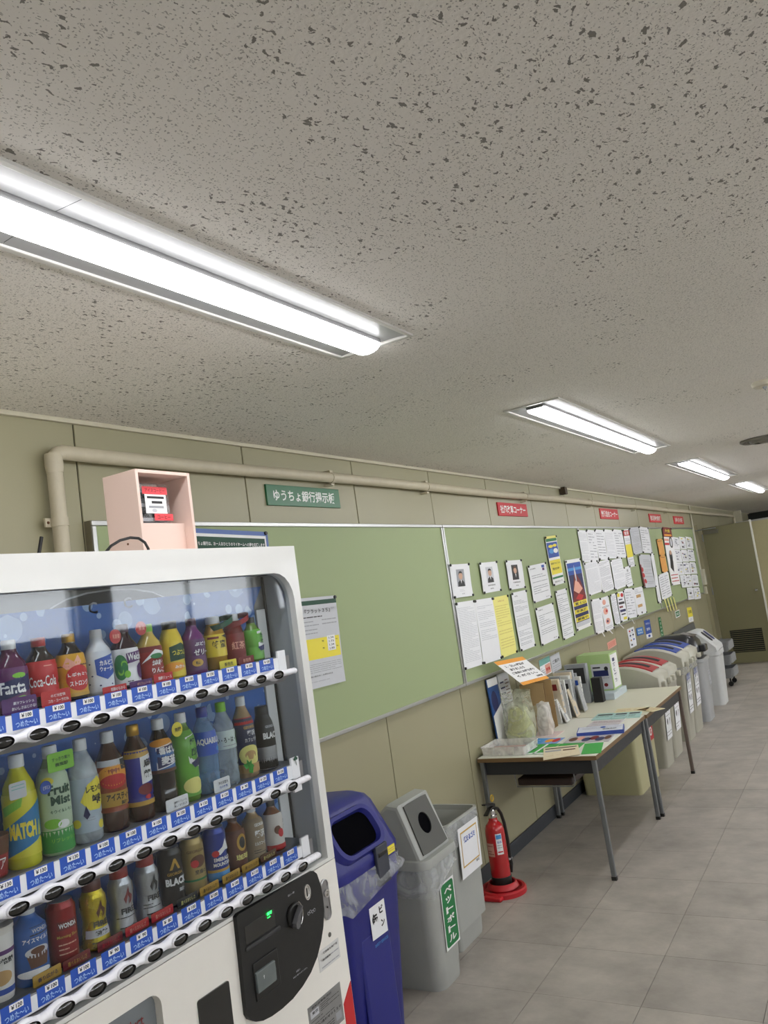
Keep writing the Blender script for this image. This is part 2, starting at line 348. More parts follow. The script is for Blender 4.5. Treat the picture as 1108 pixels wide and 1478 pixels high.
bb = LENS.node_tree.nodes['Principled BSDF']; bb.inputs['Base Color'].default_value = (1, 1, 1, 1)
bb.inputs['Emission Color'].default_value = (.985, .985, 1, 1); bb.inputs['Emission Strength'].default_value = LAMP
names = ['nearest and largest lit ceiling light above the vending machine', 'second lit ceiling light along the row, above the portrait notices', 'third lit ceiling light along the row toward the far door', 'fourth and farthest lit ceiling light near the dark end of the ceiling']
for ri, (ya, yb) in enumerate(ROWS):
    for li, (xa, xb) in enumerate(LX):
        yc = (ya+yb)/2; o = ((xa+xb)/2, yc, CZ)
        lab = names[li] if ri == 0 else 'lit ceiling light of the parallel row over the aisle, %s' % ('behind the viewer', 'second', 'third', 'last')[li]
        t = thing('ceiling_light', lab, 'ceiling light', o, 'recessed ceiling lights')
        m = MB(o)
        P = [(ya+.012, CZ-.0005), (yc-.04, CZ+.004), (yc+.04, CZ+.004), (yb-.012, CZ-.0005)]
        for q in range(3):
            (a, c), (b, d) = P[q], P[q+1]
            xm = (xa+xb)/2
            for xx0, xx1 in ((xa+.012, xm-.0008), (xm+.0008, xb-.012)):
                m.add([(xx0, a, c), (xx1, a, c), (xx1, b, d), (xx0, b, d)], [(0, 3, 2, 1)], ENAM)
        for xx, sg in ((xa+.012, 1), (xb-.012, -1)):
            m.add([(xx, P[0][0], P[0][1]), (xx, P[1][0], P[1][1]), (xx, P[2][0], P[2][1]), (xx, P[3][0], P[3][1])], [(0, 1, 2, 3)], ENAM)
        m.build('reflector', t)
        MB(o).box((xa+.05, yc-.040, CZ-.011), (xb-.04, yc+.040, CZ+.003), ENAM).build('lamp_base', t)
        n4 = [(xa, ya), (xb, ya), (xb, yb), (xa, yb)]; i4 = [(xa+.014, ya+.014), (xb-.014, ya+.014), (xb-.014, yb-.014), (xa+.014, yb-.014)]
        MB(o).ring(n4, i4, 'z', CZ-.006, CZ+.004, FRM).build('frame', t, bevel=.002)
        # lens: rounded bar hanging slightly below the ceiling
        pr = [(yc+.043*math.cos(a), CZ-.012-.022*math.sin(a)) for a in [math.pi*q/8 for q in range(9)]]
        pr += [(yc-.043, CZ-.0112), (yc+.043, CZ-.0112)]
        m = MB(o); m.loft([[Vector((x, p[0], p[1])) for p in pr] for x in (xa+.07, xb-.05)], LENS, True, (True, True), True)
        m.build('lens', t, sharp=50)
        m = MB(o)
        for x in (xa+.06, xb-.04): m.box((x-.010, yc-.036, CZ-.0128), (x+.0, yc+.036, CZ-.002), ENAM)
        m.build('end_cap', t, bevel=.003)
# ceiling fittings
c = Vector((4.116, .285, CZ)); t = thing('fire_detector', 'small round cream fire detector on the ceiling at the right edge', 'detector', c)
cr = mat('detector_cream', (214, 208, 190), .45)
MB(c).lathe([(0, .052), (-.008, .055), (-.022, .052), (-.026, .044)], cr, c, 24).build('base', t)
MB(c).tube([c+Vector(p) for p in ((-.016, 0, -.024), (-.014, 0, -.04), (.014, 0, -.04), (.016, 0, -.024))], .002, STEEL, 6).lathe([(-.026, .012), (-.034, .008)], STEEL, c, 10).build('sensor_cage', t)
c = Vector((6.30, .50, CZ)); t = thing('air_diffuser', 'round grey ceiling air diffuser at the right edge beside the third light', 'vent', c)
dg = mat('diffuser_grey', (120, 117, 108), .5)
MB(c).lathe([(0, .16), (-.012, .165), (-.02, .15), (-.006, .13)], dg, c, 28, (False, False)).build('outer_ring', t)
MB(c).lathe([(-.004, .11), (-.03, .09), (-.03, .07), (-.006, .09)], dg, c, 28, (False, False)).lathe([(-.02, .05), (-.034, .03), (-.034, .001)], dg, c, 20, (False, False)).build('inner_cone', t)
c = onY(813.8, 708, W-.04); MB(c).box(c+Vector((-.03, -.02, -.035)), c+Vector((.03, .03, .03)), mat('brown_box', (70, 56, 40), .6)).build('small_box', None, 'tiny dark brown box under the ceiling edge right of the first red sign', .003, category='box')
# ------------------------------------------------------------------ pipe on the wall
PM = mat('painted_pipe', (196, 187, 164), .45, var=.05, scale=25, bump=.15, bscale=90)
pz = H+.615; py = W-.045; t = thing('wall_pipe', 'beige painted pipe running along the top of the wall and down at left', 'pipe', (1.70, py, pz))
pth = [(1.70, py, .3), (1.70, py, pz-.05), (1.703, py, pz-.02), (1.715, py, pz-.006), (1.735, py, pz)]
x = 1.9
while x < 17: pth.append((x, py, pz+.003*math.sin(x*2.1)+.004*(x-2)/3)); x += .4
pth += [(17.1, py, pz+.018), (17.18, py, pz), (17.2, py, pz-.06), (17.2, py, pz-1)]
MB((1.70, py, pz)).tube(pth, .0245, PM, 14).build('tube', t)
m = MB((1.70, py, pz))
m = MB((1.70, py, pz)); m.lathe([(-.05, .026), (-.03, .029), (.0, .029), (.012, .027)], PM, (1.70, py, pz-.02), 14).build('elbow_collar', t)
for xx in (3.28, 4.28, 5.9, 7.6, 9.3, 11.0):
    MB((1.70, py, pz)).lathe([(-.012, .0275), (.012, .0275)], PM, (xx, py, pz+.004*(xx-2)/3), 12, M=Matrix.Rotation(math.pi/2, 3, 'Y')).box((xx-.012, py-.004, pz-.036), (xx+.012, W-.004, pz-.026), PM).box((xx-.012, py-.004, pz+.028), (xx+.012, W-.004, pz+.040), PM).build('clamp', t)
zc = H+.235+.15
MB((1.70, py, pz)).lathe([(-.014, .028), (.014, .028)], PM, (1.70, py, zc), 14).box((1.655, py+.01, zc-.014), (1.70, py+.018, zc+.014), PM).lathe([(-.004, .006), (0, .004)], BRN, (1.665, py+.008, zc), 8, M=Matrix.Rotation(math.pi/2, 3, 'X')).build('saddle_clamp', t)
# conduit with switch box beside the far board
t = thing('wall_conduit', 'thin white conduit dropping from the ceiling to a switch box beside the door', 'conduit', (12.8, W-.02, 1.4))
cw = mat('conduit_white', (206, 202, 182), .5); xc = 12.80
MB((12.8, W-.02, 1.4)).tube([(xc, W-.02, CZ), (xc, W-.02, 1.45)], .012, cw, 8).build('tube', t)
MB((12.8, W-.02, 1.4)).box((xc-.04, W-.07, 1.22), (xc+.07, W-.004, 1.45), cw).build('switch_box', t, bevel=.006)
MB((12.8, W-.02, 1.4)).box((xc+.02, W-.05, 1.08), (xc+.08, W-.004, 1.19), cw).build('lower_box', t, bevel=.004)
# ------------------------------------------------------------------ far door, partition
OL = mat('door_olive', (116, 112, 82), .5, var=.04, scale=3)
dx = 12.95; d0 = 2.10; d1 = 1.44; dz = H+.372
m = MB((dx, d0, 0)); LV = (1.54, 1.98, .17, .50)
m.ring([(d1, .02), (d0, .02), (d0, dz), (d1, dz)], [(LV[0], LV[2]), (LV[1], LV[2]), (LV[1], LV[3]), (LV[0], LV[3])], 'x', dx, dx+.04, OL)
t = m.build('door_1', bevel=.002, kind='structure')
for i in range(11):
    z = LV[2]+.015+i*.029
    MB((dx, d0, 0)).box((dx+.004, LV[0], z), (dx+.03, LV[1], z+.006), OL, None).build('louvre_slat', t)
MB((dx, d0, 0)).box((dx+.031, LV[0]-.01, LV[2]-.01), (dx+.034, LV[1]+.01, LV[3]+.01), MATTE).build('louvre_back', t)
MB((dx, d0, 0)).box((dx-.004, d1-.022, .02), (dx+.044, d1, dz+.02), mat('edge_white', (214, 214, 204), .4)).build('edge_strip', t, bevel=.003)
m = MB((dx, d0, 0)); kz = 1.05; m.lathe([(0, .02), (-.01, .02), (-.03, .012), (-.05, .022), (-.065, .016)], CHROME, (dx, d1+.07, kz), 12, M=Matrix.Rotation(math.pi/2, 3, 'Y')); m.build('door_knob', t)
m = MB((dx, d0, 0)); m.box((dx-.045, d0-.22, dz-.10), (dx-.002, d0-.02, dz-.045), mat('closer_grey', (104, 102, 90), .4, .5)).box((dx-.03, d0-.2, dz-.03), (dx-.02, d0+.1, dz-.015), STEEL); m.build('door_closer', t, bevel=.004)
for z in (.3, 1.05, 1.85): MB((dx, d0, 0)).box((dx-.008, d0, z), (dx+.03, d0+.02, z+.11), STEEL).build('hinge', t)
MB().box((12.97, W-.05, 0), (13.01, W-.002, dz+.06), WALLM).build('trim_2', kind='structure', bevel=.003)
MB().box((14.4, -2.2, 0), (14.46, 1.80, H+.40), mat('partition_beige', (206, 198, 156), .5, var=.03)).box((14.38, -2.2, H+.40), (14.48, 1.80, H+.425), ALU).build('trim_3', kind='structure', label='beige partition beyond the open door')
MB().box((17.6, W-.14, 0), (17.72, W-.002, CZ), cw).build('trim_4', kind='structure', bevel=.004)
# ------------------------------------------------------------------ boards
FELT = mat('board_green', (156, 170, 126), .55, var=.015, scale=4, bump=.03, bscale=400)
BY = W-.034; zb0, zb1 = H-.578, H+.394
bx = [1.825, 4.422, 7.11, 9.815, 12.68]
bl = ['large green notice board partly hidden behind the vending machine', 'green notice board carrying the three portrait notices', 'green notice board crowded with white sheets, third along the wall', 'farthest green notice board, with orange envelopes and clippings']
SIDE = mat('board_side', (118, 112, 92), .5)
for i in range(4):
    a, b = bx[i]+.003, bx[i+1]-.003; o = ((a+b)/2, W, zb0)
    t = thing('notice_board', bl[i], 'notice board', o, 'green notice boards in a row')
    MB(o).box((a+.01, BY+.002, zb0+.01), (b-.01, W-.005, zb1-.01), FELT).build('panel', t)
    for p, q in (((a, zb1-.018), (b, zb1)), ((a, zb0), (b, zb0+.018)), ((a, zb0+.018), (a+.018, zb1-.018)), ((b-.018, zb0+.018), (b, zb1-.018))):
        MB(o).box((p[0], BY-.006, p[1]), (q[0], W-.005, q[1]), ALU).build('frame_rail', t, bevel=.0025)
    MB(o).box((a-.002, BY, zb0), (a-.0005, W-.005, zb1), SIDE).build('side_strip', t)
MAG = mat('magnet_black', (26, 26, 30), .3)
mg = MB().lathe([(0, .008), (-.004, .0088), (-.008, .007)], MAG, (0, 0, 0), 10, (False, True), M=Matrix.Rotation(-math.pi/2, 3, 'X'))
mgm = None
def magnet(par, x, z, y):
    global mgm
    if mgm is None: mgm = mg.build('magnet', par); o = mgm
    else: o = share(mgm, 'magnet', par)
    o.location = (x, y, z)
def paper(name, label, cat, quad, items=(), base=None, group=None, mags='all', y=None, curl=.003, thick=.0012, crop=None):
    """quad: pixel corners TL TR BR BL of the sheet on the wall plane y"""
    y = BY-.009 if y is None else y
    if crop: s, ox, oy = crop; quad = [(ox+a/s, oy+b/s) for a, b in quad]
    P = [onY(a, b, y) for a, b in quad]
    x0 = (P[0].x+P[3].x)/2; x1 = (P[1].x+P[2].x)/2; z1 = (P[0].z+P[1].z)/2; z0 = (P[3].z+P[2].z)/2
    w = x1-x0; h = z1-z0; c = Vector(((x0+x1)/2, y, (z0+z1)/2)); base = base or PAPER
    sh = ((P[0].x-P[3].x)+(P[1].x-P[2].x))/2; tilt = max(-.04, min(.04, sh/h*.5))
    ph = rnd.random()*6
    def fn(x, z, lift=0):
        d = curl*(math.sin(z/h*5+ph)*.5+.5)*(1 if curl else 0)+lift*.0005
        return c+Vector((x+tilt*z, -d-.0006, z-tilt*x))
    m = MB(c); nu, nv = 2, 6
    g = [fn((i/nu-.5)*w, (.5-j/nv)*h) for j in range(nv+1) for i in range(nu+1)]
    m.add(g, [(j*(nu+1)+i, (j+1)*(nu+1)+i, (j+1)*(nu+1)+i+1, j*(nu+1)+i+1) for j in range(nv) for i in range(nu)], base, True)
    g2 = [p+Vector((0, thick, 0)) for p in g]
    m.add(g2, [(j*(nu+1)+i, j*(nu+1)+i+1, (j+1)*(nu+1)+i+1, (j+1)*(nu+1)+i) for j in range(nv) for i in range(nu)], base, True)
    m.flat(items, fn, w, h)
    o = m.build(name, None, label, category=cat)
    if group: o['group'] = group
    if mags:
        for q, (u, v) in enumerate(((.03, .02), (.97, .02), (.97, .98), (.03, .98))):
            if mags != 'all' and q not in mags: continue
            p = fn((u-.5)*w, (.5-v)*h)-c; magnet(o, p.x, p.z, p.y-.0)
    return o
A = (5.036, 640, 740); B = (4.617, 820, 740)
def person(bg, hair, suit):
    return [('r', .28, .16, .68, .68, bg), ('e', .48, .36, .10, .11, SKIN), ('p', [(.37, .34), (.40, .24), (.48, .21), (.56, .24), (.59, .34), (.55, .28), (.42, .28)], hair, 3), ('p', [(.31, .68), (.33, .55), (.44, .48), (.52, .48), (.63, .55), (.65, .68)], suit, 3), ('p', [(.45, .48), (.51, .48), (.48, .60)], PW, 4)]
def tlines(n=18, m=INKG, v0=.08, v1=.94): return [('l', .08, v0, .93, v1, n, m)]
GRP = 'notices pinned on the second board'
paper('portrait_notice', 'leftmost portrait notice, man in dark suit on a white card', 'notice', [(38,378),(180,370),(213,603),(73,622)], person(INKG, INK, INK)+[('l', .35, .76, .65, .84, 2, INKL), ('t', '社長', .5, .9, .14, .04, INKG)], crop=A)
paper('portrait_notice', 'middle portrait notice, small half figure in black suit on grey', 'notice', [(257,365),(382,355),(418,565),(290,588)], person(PAPG, INK, INK)+[('t', '常務取締役', .5, .77, .42, .045, INK), ('t', '副社長', .5, .88, .18, .04, INK)], crop=A)
paper('portrait_notice', 'right portrait notice, face against a dark background', 'notice', [(447,350),(562,342),(593,548),(480,558)], person(INK, BRN, INK)+[('t', '代表取締役', .5, .77, .46, .045, INK), ('t', '会長', .5, .88, .16, .04, INK)], crop=A)
paper('notice_sheet', 'tall white lined sheet left edge of the lower row, touching another white sheet', 'notice', [(80,650),(222,640),(285,1108),(155,1138)], tlines(34, INKL), crop=A)
paper('notice_sheet', 'white sheet overlapping the yellow one, small text in its upper half', 'notice', [(224,640),(352,612),(420,1062),(288,1103)], tlines(20, INKL, .1, .68), crop=A)
paper('notice_sheet', 'pale yellow notice sheet in the lower row', 'notice', [(352,614),(462,600),(533,1012),(420,1062)], [('t', 'お知らせ', .5, .08, .4, .03, TAN)]+tlines(9, ink('ink_tan_pale', (214, 200, 110)), .14, .5)+tlines(8, MATS['ink_tan_pale'], .55, .92), PAPY, crop=A)
paper('notice_sheet', 'white sheet of dense paragraphs just right of the yellow sheet', 'notice', [(487,580),(597,565),(665,970),(560,1007)], [('t', '各位', .25, .07, .2, .025, INK)]+tlines(8, INKG, .14, .34)+tlines(10, INKG, .38, .62)+tlines(10, INKG, .66, .92), crop=A)
paper('notice_sheet', 'upper white letter with a purple emblem in its corner', 'notice', [(606,383),(738,367),(786,622),(657,650)], [('r', .72, .05, .88, .12, BLUE), ('r', .74, .13, .86, .2, PURP), ('t', '社長通達', .22, .1, .3, .03, INK), ('l', .1, .26, .92, .8, 9, INKG), ('t', '以上', .8, .93, .2, .03, INK)], crop=A)
paper('notice_sheet', 'white letter hanging directly below the letter with purple emblem', 'notice', [(663,690),(792,663),(840,917),(713,960)], [('t', '社員各位', .25, .08, .25, .03, INK), ('l', .1, .2, .92, .75, 10, INKG), ('t', '以上', .8, .93, .2, .03, INK)], crop=A)
paper('campaign_poster', 'narrow green blue and yellow campaign leaflet pinned high on the board', 'poster', [(727,172),(813,167),(880,512),(803,530)], [('r', 0, 0, 1, .05, PAPY), ('r', .03, .05, .97, .11, GREEN), ('r', .03, .13, .97, .44, BLUE), ('e', .35, .21, .2, .03, YEL), ('e', .72, .2, .18, .03, YEL), ('e', .35, .31, .2, .05, SKY, 3), ('e', .72, .31, .2, .05, PW, 3), ('r', .03, .49, .97, .78, YEL), ('t', '投信でＮＩＳＡ', .5, .56, .8, .04, INK), ('t', '受付中', .45, .67, .6, .05, INK), ('r', .03, .83, .97, .87, GREEN), ('t', '窓口にて', .5, .93, .7, .03, INK)], PW, crop=A)
paper('notice_sheet', 'narrow white sheet beside the mountain poster, below the campaign leaflet', 'notice', [(808,570),(888,550),(952,898),(873,920)], tlines(22, INKG), crop=A)
paper('mountain_poster', 'tall poster of a red peak under blue sky with yellow bands', 'poster', [(878,342),(988,335),(1077,825),(970,857)],
      [('r', .05, .05, .95, .93, NAVY), ('r', .05, .05, .95, .22, BLUE, 2), ('r', .05, .12, .95, .16, SKY, 3), ('p', [(.05, .62), (.3, .3), (.42, .2), (.47, .08), (.52, .2), (.75, .33), (.95, .55), (.95, .62)], MAR, 3), ('p', [(.42, .2), (.47, .08), (.52, .2), (.5, .32), (.45, .32)], PAPG, 4), ('p', [(.2, .44), (.4, .3), (.6, .34), (.8, .44), (.5, .5)], PINK, 4), ('p', [(.25, .56), (.5, .5), (.8, .54), (.6, .6)], RED, 4),
       ('r', .05, .60, .95, .66, YEL, 4), ('r', .05, .71, .95, .77, YEL, 4), ('r', .05, .82, .95, .88, YEL, 4), ('t', '富士山', .5, .63, .7, .04, INK, .02, 6), ('t', '写真展', .5, .74, .7, .04, INK, .02, 6), ('t', '開催中', .5, .85, .7, .04, INK, .02, 6), ('r', .05, .89, .95, .95, PAPG, 4)], PW, crop=A)
# third board
TXT = [('l', .08, .06, .92, .94, 22, INKL)]
DENSE = [('l', .06, .05, .94, .95, 26, INKG)]
tab = []
for i in range(9): tab += [('r', .08, .08+i*.1, .92, .084+i*.1, INKL)]
tab += [('l', .1, .09, .5, .9, 9, INKG), ('l', .55, .09, .9, .9, 9, INKG)]
W3 = [([(60,118),(118,116),(150,330),(95,330)], TXT, 'white sheet at the top left corner of the third board'),
 ([(118,116),(172,115),(203,322),(150,330)], tab, 'second white table sheet from left in the top row of the third board'),
 ([(174,115),(232,113),(262,308),(205,320)], tab, 'third white sheet from left in the top row of the third board'),
 ([(233,113),(292,113),(322,302),(263,308)], TXT, 'fourth white sheet from left in the top row of the third board'),
 ([(293,113),(355,113),(385,298),(323,302)], tab, 'white table sheet left of the notice with red heading'),
 ([(400,100),(465,98),(498,272),(438,275)], DENSE, 'greyish dense print sheet right of the notice with red heading'),
 ([(468,98),(530,95),(553,268),(500,270)], tab, 'white sheet at the top right end of the third board'),
 ([(100,335),(188,322),(228,530),(140,548)], TXT, 'large white sheet, left end of the middle row on the third board'),
 ([(190,322),(268,315),(308,512),(230,530)], DENSE, 'second white sheet in the middle row of the third board'),
 ([(278,313),(350,305),(390,490),(312,515)], TXT, 'third white sheet in the middle row of the third board'),
 ([(360,362),(408,358),(432,488),(394,492)], [('l', .1, .3, .9, .9, 6, INKG), ('t', '告', .5, .2, .25, .14, INK)], 'small white slip under the notice with red heading'),
 ([(147,580),(208,570),(243,795),(185,808)], TXT, 'white sheet at the lower left corner of the third board'),
 ([(275,545),(312,540),(348,738),(312,745)], DENSE, 'narrow white sheet between the two picture sheets in the bottom row'),
 ([(370,510),(428,500),(458,690),(395,712)], tab, 'white form left of the sheet with a tan patch'),
 ([(555,270),(575,270),(612,605),(590,607)], [], 'long narrow blank white strip near the board joint')]
for q, it, lab in W3: paper('notice_sheet', lab, 'notice', q, it, crop=B, base=PAPG if 'greyish' in lab else None, group='white sheets on the third board')
paper('notice_sheet', 'white notice with red heading and yellow block', 'notice', [(358,115),(398,108),(445,360),(405,362)], [('r', 0, .03, 1, .17, RED), ('t', '重要', .5, .1, .7, .09, PW), ('l', .1, .2, .9, .38, 6, INKG), ('r', .02, .4, .98, .74, YEL), ('l', .12, .42, .88, .7, 7, TAN), ('l', .1, .78, .9, .95, 4, INKG)], crop=B)
paper('flyer', 'curled white flyer with red pictures down its left edge', 'flyer', [(463,290),(550,272),(567,495),(505,505)], [('r', 0, .3, .1, .95, MAR), ('e', .14, .45, .09, .07, RED), ('e', .16, .62, .09, .07, RED), ('e', .2, .8, .1, .07, RED), ('l', .3, .08, .92, .9, 16, INKG)], crop=B, base=PAPG, curl=.012)
paper('flyer', 'white sheet with three pink flower pictures in the bottom row', 'flyer', [(209,570),(262,555),(305,770),(245,795)], [('e', .4, .15, .2, .08, PINK), ('e', .4, .42, .26, .1, PINK), ('e', .45, .72, .26, .09, PINK), ('l', .1, .26, .9, .32, 2, INK), ('e', .5, .42, .12, .04, RED, 4), ('e', .4, .72, .1, .04, PURP, 4), ('l', .1, .86, .9, .95, 2, INKG)], crop=B)
paper('flyer', 'colourful narrow list sheet with red blue and yellow blocks', 'flyer', [(318,535),(365,520),(395,715),(352,730)], [('r', .05, .04, .4, .16, YEL), ('e', .7, .12, .2, .07, RED), ('r', .2, .24, .7, .28, NAVY), ('r', .1, .34, .9, .42, INK), ('r', .1, .48, .6, .54, MAR), ('r', .1, .6, .9, .68, NAVY), ('r', .2, .74, .8, .78, INK), ('r', .4, .86, .9, .95, YEL)], crop=B)
paper('notice_sheet', 'white form with a tan envelope patch in its middle', 'notice', [(430,500),(490,495),(523,665),(460,690)], [('l', .1, .05, .9, .22, 3, INKG), ('r', .18, .26, .66, .72, TAN), ('e', .5, .93, .07, .04, INK)], crop=B)
# fourth board
ENV = mat('envelope_orange', (222, 160, 84), .7)
paper('envelope', 'upper orange envelope pinned on the farthest board', 'envelope', [(587,178),(623,172),(643,282),(607,286)], [('r', .1, .12, .9, .15, BRN)], ENV, crop=B)
paper('envelope', 'lower orange envelope pinned on the farthest board', 'envelope', [(607,287),(643,283),(663,395),(625,402)], [('r', .1, .1, .9, .12, BRN)], ENV, crop=B)
paper('poster', 'maroon topped event poster beside the orange envelopes', 'poster', [(622,100),(682,97),(745,478),(690,483)], [('r', 0, 0, 1, .17, MAR), ('t', '大会', .5, .06, .6, .06, YEL), ('r', .1, .12, .9, .15, ORA), ('r', 0, .2, .5, .24, PINK), ('r', 0, .27, .5, .31, RED), ('e', .72, .26, .2, .10, INK), ('e', .72, .26, .12, .07, PAPG, 4), ('e', .45, .5, .2, .1, INKG), ('p', [(.2, .7), (.35, .45), (.55, .42), (.6, .6), (.5, .78)], INK, 3), ('e', .45, .44, .12, .04, SKIN, 4), ('l', .1, .8, .9, .96, 3, RED)], PW, crop=B)
paper('notice_sheet', 'white timetable sheet hanging at the bottom left of the farthest board', 'notice', [(593,408),(660,400),(695,560),(625,575)], tab, crop=B)
for r in range(5):
    for c_ in range(3):
        u0 = 692+c_*43+r*13; v0 = 165+r*84; q = [(u0, v0-c_*1), (u0+41, v0-2-c_), (u0+53, v0+80-c_*4), (u0+13, v0+82-c_*3)]
        if r >= 3: q = [(a+(12 if c_ == 0 else 0), b) for a, b in q]
        if r == 4 and c_ == 0: continue
        it = []
        for k in range(6):
            u, v = rnd.uniform(.05, .6), rnd.uniform(.05, .8); it.append(('r', u, v, u+rnd.uniform(.1, .35), v+rnd.uniform(.04, .16), rnd.choice([INK, INKG, INKG, MAR, YEL, PAPG, NAVY])))
        paper('clipping', 'newspaper clipping, %s row and %s column of the clipping sheet cluster on the farthest board' % (('top', 'second', 'middle', 'fourth', 'bottom')[r], ('left', 'centre', 'right')[c_]), 'clipping', q, it+[('l', .1, .1, .9, .9, 6, INKL)], crop=B, group='newspaper clippings on the farthest board', mags=(1,))
# first board papers
paper('rate_notice', 'white rate notice with green heading and yellow block next to the vending machine', 'notice', [(424,866),(484,858),(497,984),(440,997)],
      [('r', 0, .035, 1, .085, DKG), ('t', '『フラット３５』', .5, .155, .62, .05, INK, .02), ('t', '金利のご案内', .8, .14, .25, .02, INKG), ('l', .05, .2, .6, .24, 1, INK), ('l', .12, .25, .5, .33, 2, INKG), ('l', .58, .24, .95, .33, 2, INKG), ('l', .05, .34, .45, .42, 2, INKG), ('r', .03, .46, .97, .69, YEL), ('r', .66, .45, .86, .62, PW, 2), ('t', '1.34', .76, .475, .12, .022, INK, .012, 4), ('t', '1.73', .76, .515, .12, .022, INK, .012, 4), ('t', '1.34', .76, .555, .12, .022, INK, .012, 4), ('t', '1.80', .76, .595, .12, .022, INK, .012, 4), ('t', '年　　　　　％', .72, .5, .4, .02, INK, .012, 5), ('t', '年　　　　　％', .72, .58, .4, .02, INK, .012, 5), ('l', .06, .48, .45, .54, 2, INK), ('l', .06, .56, .45, .62, 2, INK), ('l', .05, .64, .95, .68, 2, TAN), ('l', .05, .71, .95, .84, 6, INKG), ('t', 'お問い合わせ・お申込みは', .4, .87, .6, .018, INK), ('l', .05, .9, .85, .94, 2, INKG)], PAPG, mags=(1,))
PF = mat('blue_frame', (92, 116, 178), .5)
paper('bank_poster', 'blue framed poster with dark green heading behind the pink box', 'poster', [(262,765),(386,765),(394,870),(270,880)], [('r', .03, .06, .97, .98, PW), ('r', .05, .10, .95, .28, DKG, 2), ('t', 'ゆうちょ銀行は、お一人おひとりのマイホームへの夢を応援します', .52, .19, .84, .05, PW, .012, 4), ('r', .03, .34, .97, .98, SKY, 2)], PF, mags=(1,))
# wall signs
def sign(label, quad, txt, bg, fg, crop=None, y=W-.013, thick=.010, gloss=.25, tw=.8, th=.6):
    if crop: s, ox, oy = crop; quad = [(ox+a/s, oy+b/s) for a, b in quad]
    P = [onY(a, b, y) for a, b in quad]; x0 = (P[0].x+P[3].x)/2; x1 = (P[1].x+P[2].x)/2; z1 = (P[0].z+P[1].z)/2; z0 = (P[3].z+P[2].z)/2
    c = Vector(((x0+x1)/2, y, (z0+z1)/2)); w, h = x1-x0, z1-z0
    t = thing('wall_sign', label, 'sign', c)
    MB(c).box((x0, y, z0), (x1, y+thick, z1), bg).build('sign_plate', t, bevel=.002)
    m = MB(c); m.flat([('t', txt, .5, .5, tw, th, fg, .02, 1)], lambda a, b, l: c+Vector((a, -.0004*l, b)), w, h); m.build('lettering', t, 'white lettering')
GS = mat('sign_green', (30, 104, 64), .3, var=.04, bump=.12, bscale=40); RS = mat('sign_red', (200, 34, 44), .5, var=.03); SW = mat('sign_white', (226, 230, 226), .3)
sign('green plastic sign with white lettering above the first board', [(383,700),(488.5,705),(491.5,733),(387,729.5)], 'ゆうちょ銀行掲示板', GS, SW, tw=.84, th=.56)
sign('widest red sign, above the portrait notices', [(717.5,724.5),(759.5,728),(762,746),(720,744)], '社風改革コーナー', RS, SW, tw=.86)
sign('red sign above the white sheets of the third board', [(864.5,733),(891,736),(893,750.5),(867.5,748)], '労働組合コーナー', RS, SW, tw=.9)
sign('small red sign second from the right', [(936,741),(953,743),(955,755),(938,753)], '部活動情報', RS, SW, tw=.86)
sign('smallest red sign, last before the door', [(971,744.5),(985.5,746),(987,757),(973.5,755.5)], '掲示板', RS, SW, tw=.8)
# stickers on the wall under the boards
WY = W-.0055
def sticker(label, quad, items, base, crop=B, cat='sticker', name='wall_sticker', y=WY):
    return paper(name, label, cat, quad, items, base, mags=None, y=y, curl=.001, thick=.0008, crop=crop)
sticker('pink paper square on the wall above the green box file', [(253,868),(313,838),(322,885),(268,908)], [('l', .1, .15, .9, .85, 5, RED)], PINK)
sticker('white card grid of small coloured pictures under the third board', [(390,772),(435,764),(457,885),(412,905)], [('e', .3, .15, .12, .05, RED), ('e', .7, .15, .12, .05, NAVY), ('e', .3, .38, .12, .05, NAVY), ('e', .7, .38, .12, .05, INK), ('e', .3, .62, .12, .05, TAN), ('e', .7, .62, .12, .05, BLUE), ('e', .3, .85, .12, .05, INK), ('l', .1, .22, .9, .28, 1, INKG), ('l', .1, .46, .9, .5, 1, INKG)], PAPER)
sticker('small blue square sticker under the third board', [(450,772),(495,758),(502,808),(458,824)], [('r', .08, .1, .92, .9, SKY), ('t', '節電', .5, .35, .6, .25, PW), ('t', '実施中', .5, .7, .7, .2, PW)], BLUE)
sticker('tall blue and white sticker right of the blue square', [(503,718),(540,710),(560,828),(522,845)], [('r', 0, 0, 1, .75, BLUE), ('t', 'つめたい', .5, .2, .8, .12, PW), ('t', '飲料', .5, .5, .6, .16, PW), ('e', .5, .87, .2, .07, BLUE)], PAPER)
sticker('dark green vertical strip sign with white characters near the far bins', [(598,700),(614,693),(640,848),(622,855)], [('t', c_, .5, .12+i*.155, .55, .1, PW) for i, c_ in enumerate('ペットボトル')], GREEN)
sticker('small green square sticker under the farthest board', [(708,656),(738,648),(746,690),(716,700)], [('r', .1, .12, .9, .88, GREEN), ('t', '禁煙', .5, .5, .6, .4, PW)], PAPER)
sticker('yellow and white sticker nearest the door', [(788,634),(818,627),(833,722),(805,733)], [('r', 0, 0, 1, .66, YEL), ('t', '注意', .5, .3, .7, .22, INK), ('l', .2, .74, .8, .92, 2, INKG)], PAPER)
sticker('teal and cream poster on the wall behind the leaning envelopes', [(510,110),(585,85),(612,200),(540,225)], [('r', 0, 0, 1, .35, TEAL), ('r', .45, .4, .95, .95, PINK), ('t', '募集', .7, .7, .4, .2, RED), ('l', .05, .45, .4, .95, 4, INKG)], PAPER, crop=(4.817, 670, 930), cat='poster', name='wall_poster')
sticker('white poster with black heading right of the teal poster', [(590,80),(655,60),(680,170),(615,195)], [('t', 'ご案内', .5, .4, .7, .22, INK), ('l', .1, .6, .9, .95, 3, INKG)], PAPG, crop=(4.817, 670, 930), cat='poster', name='wall_poster')
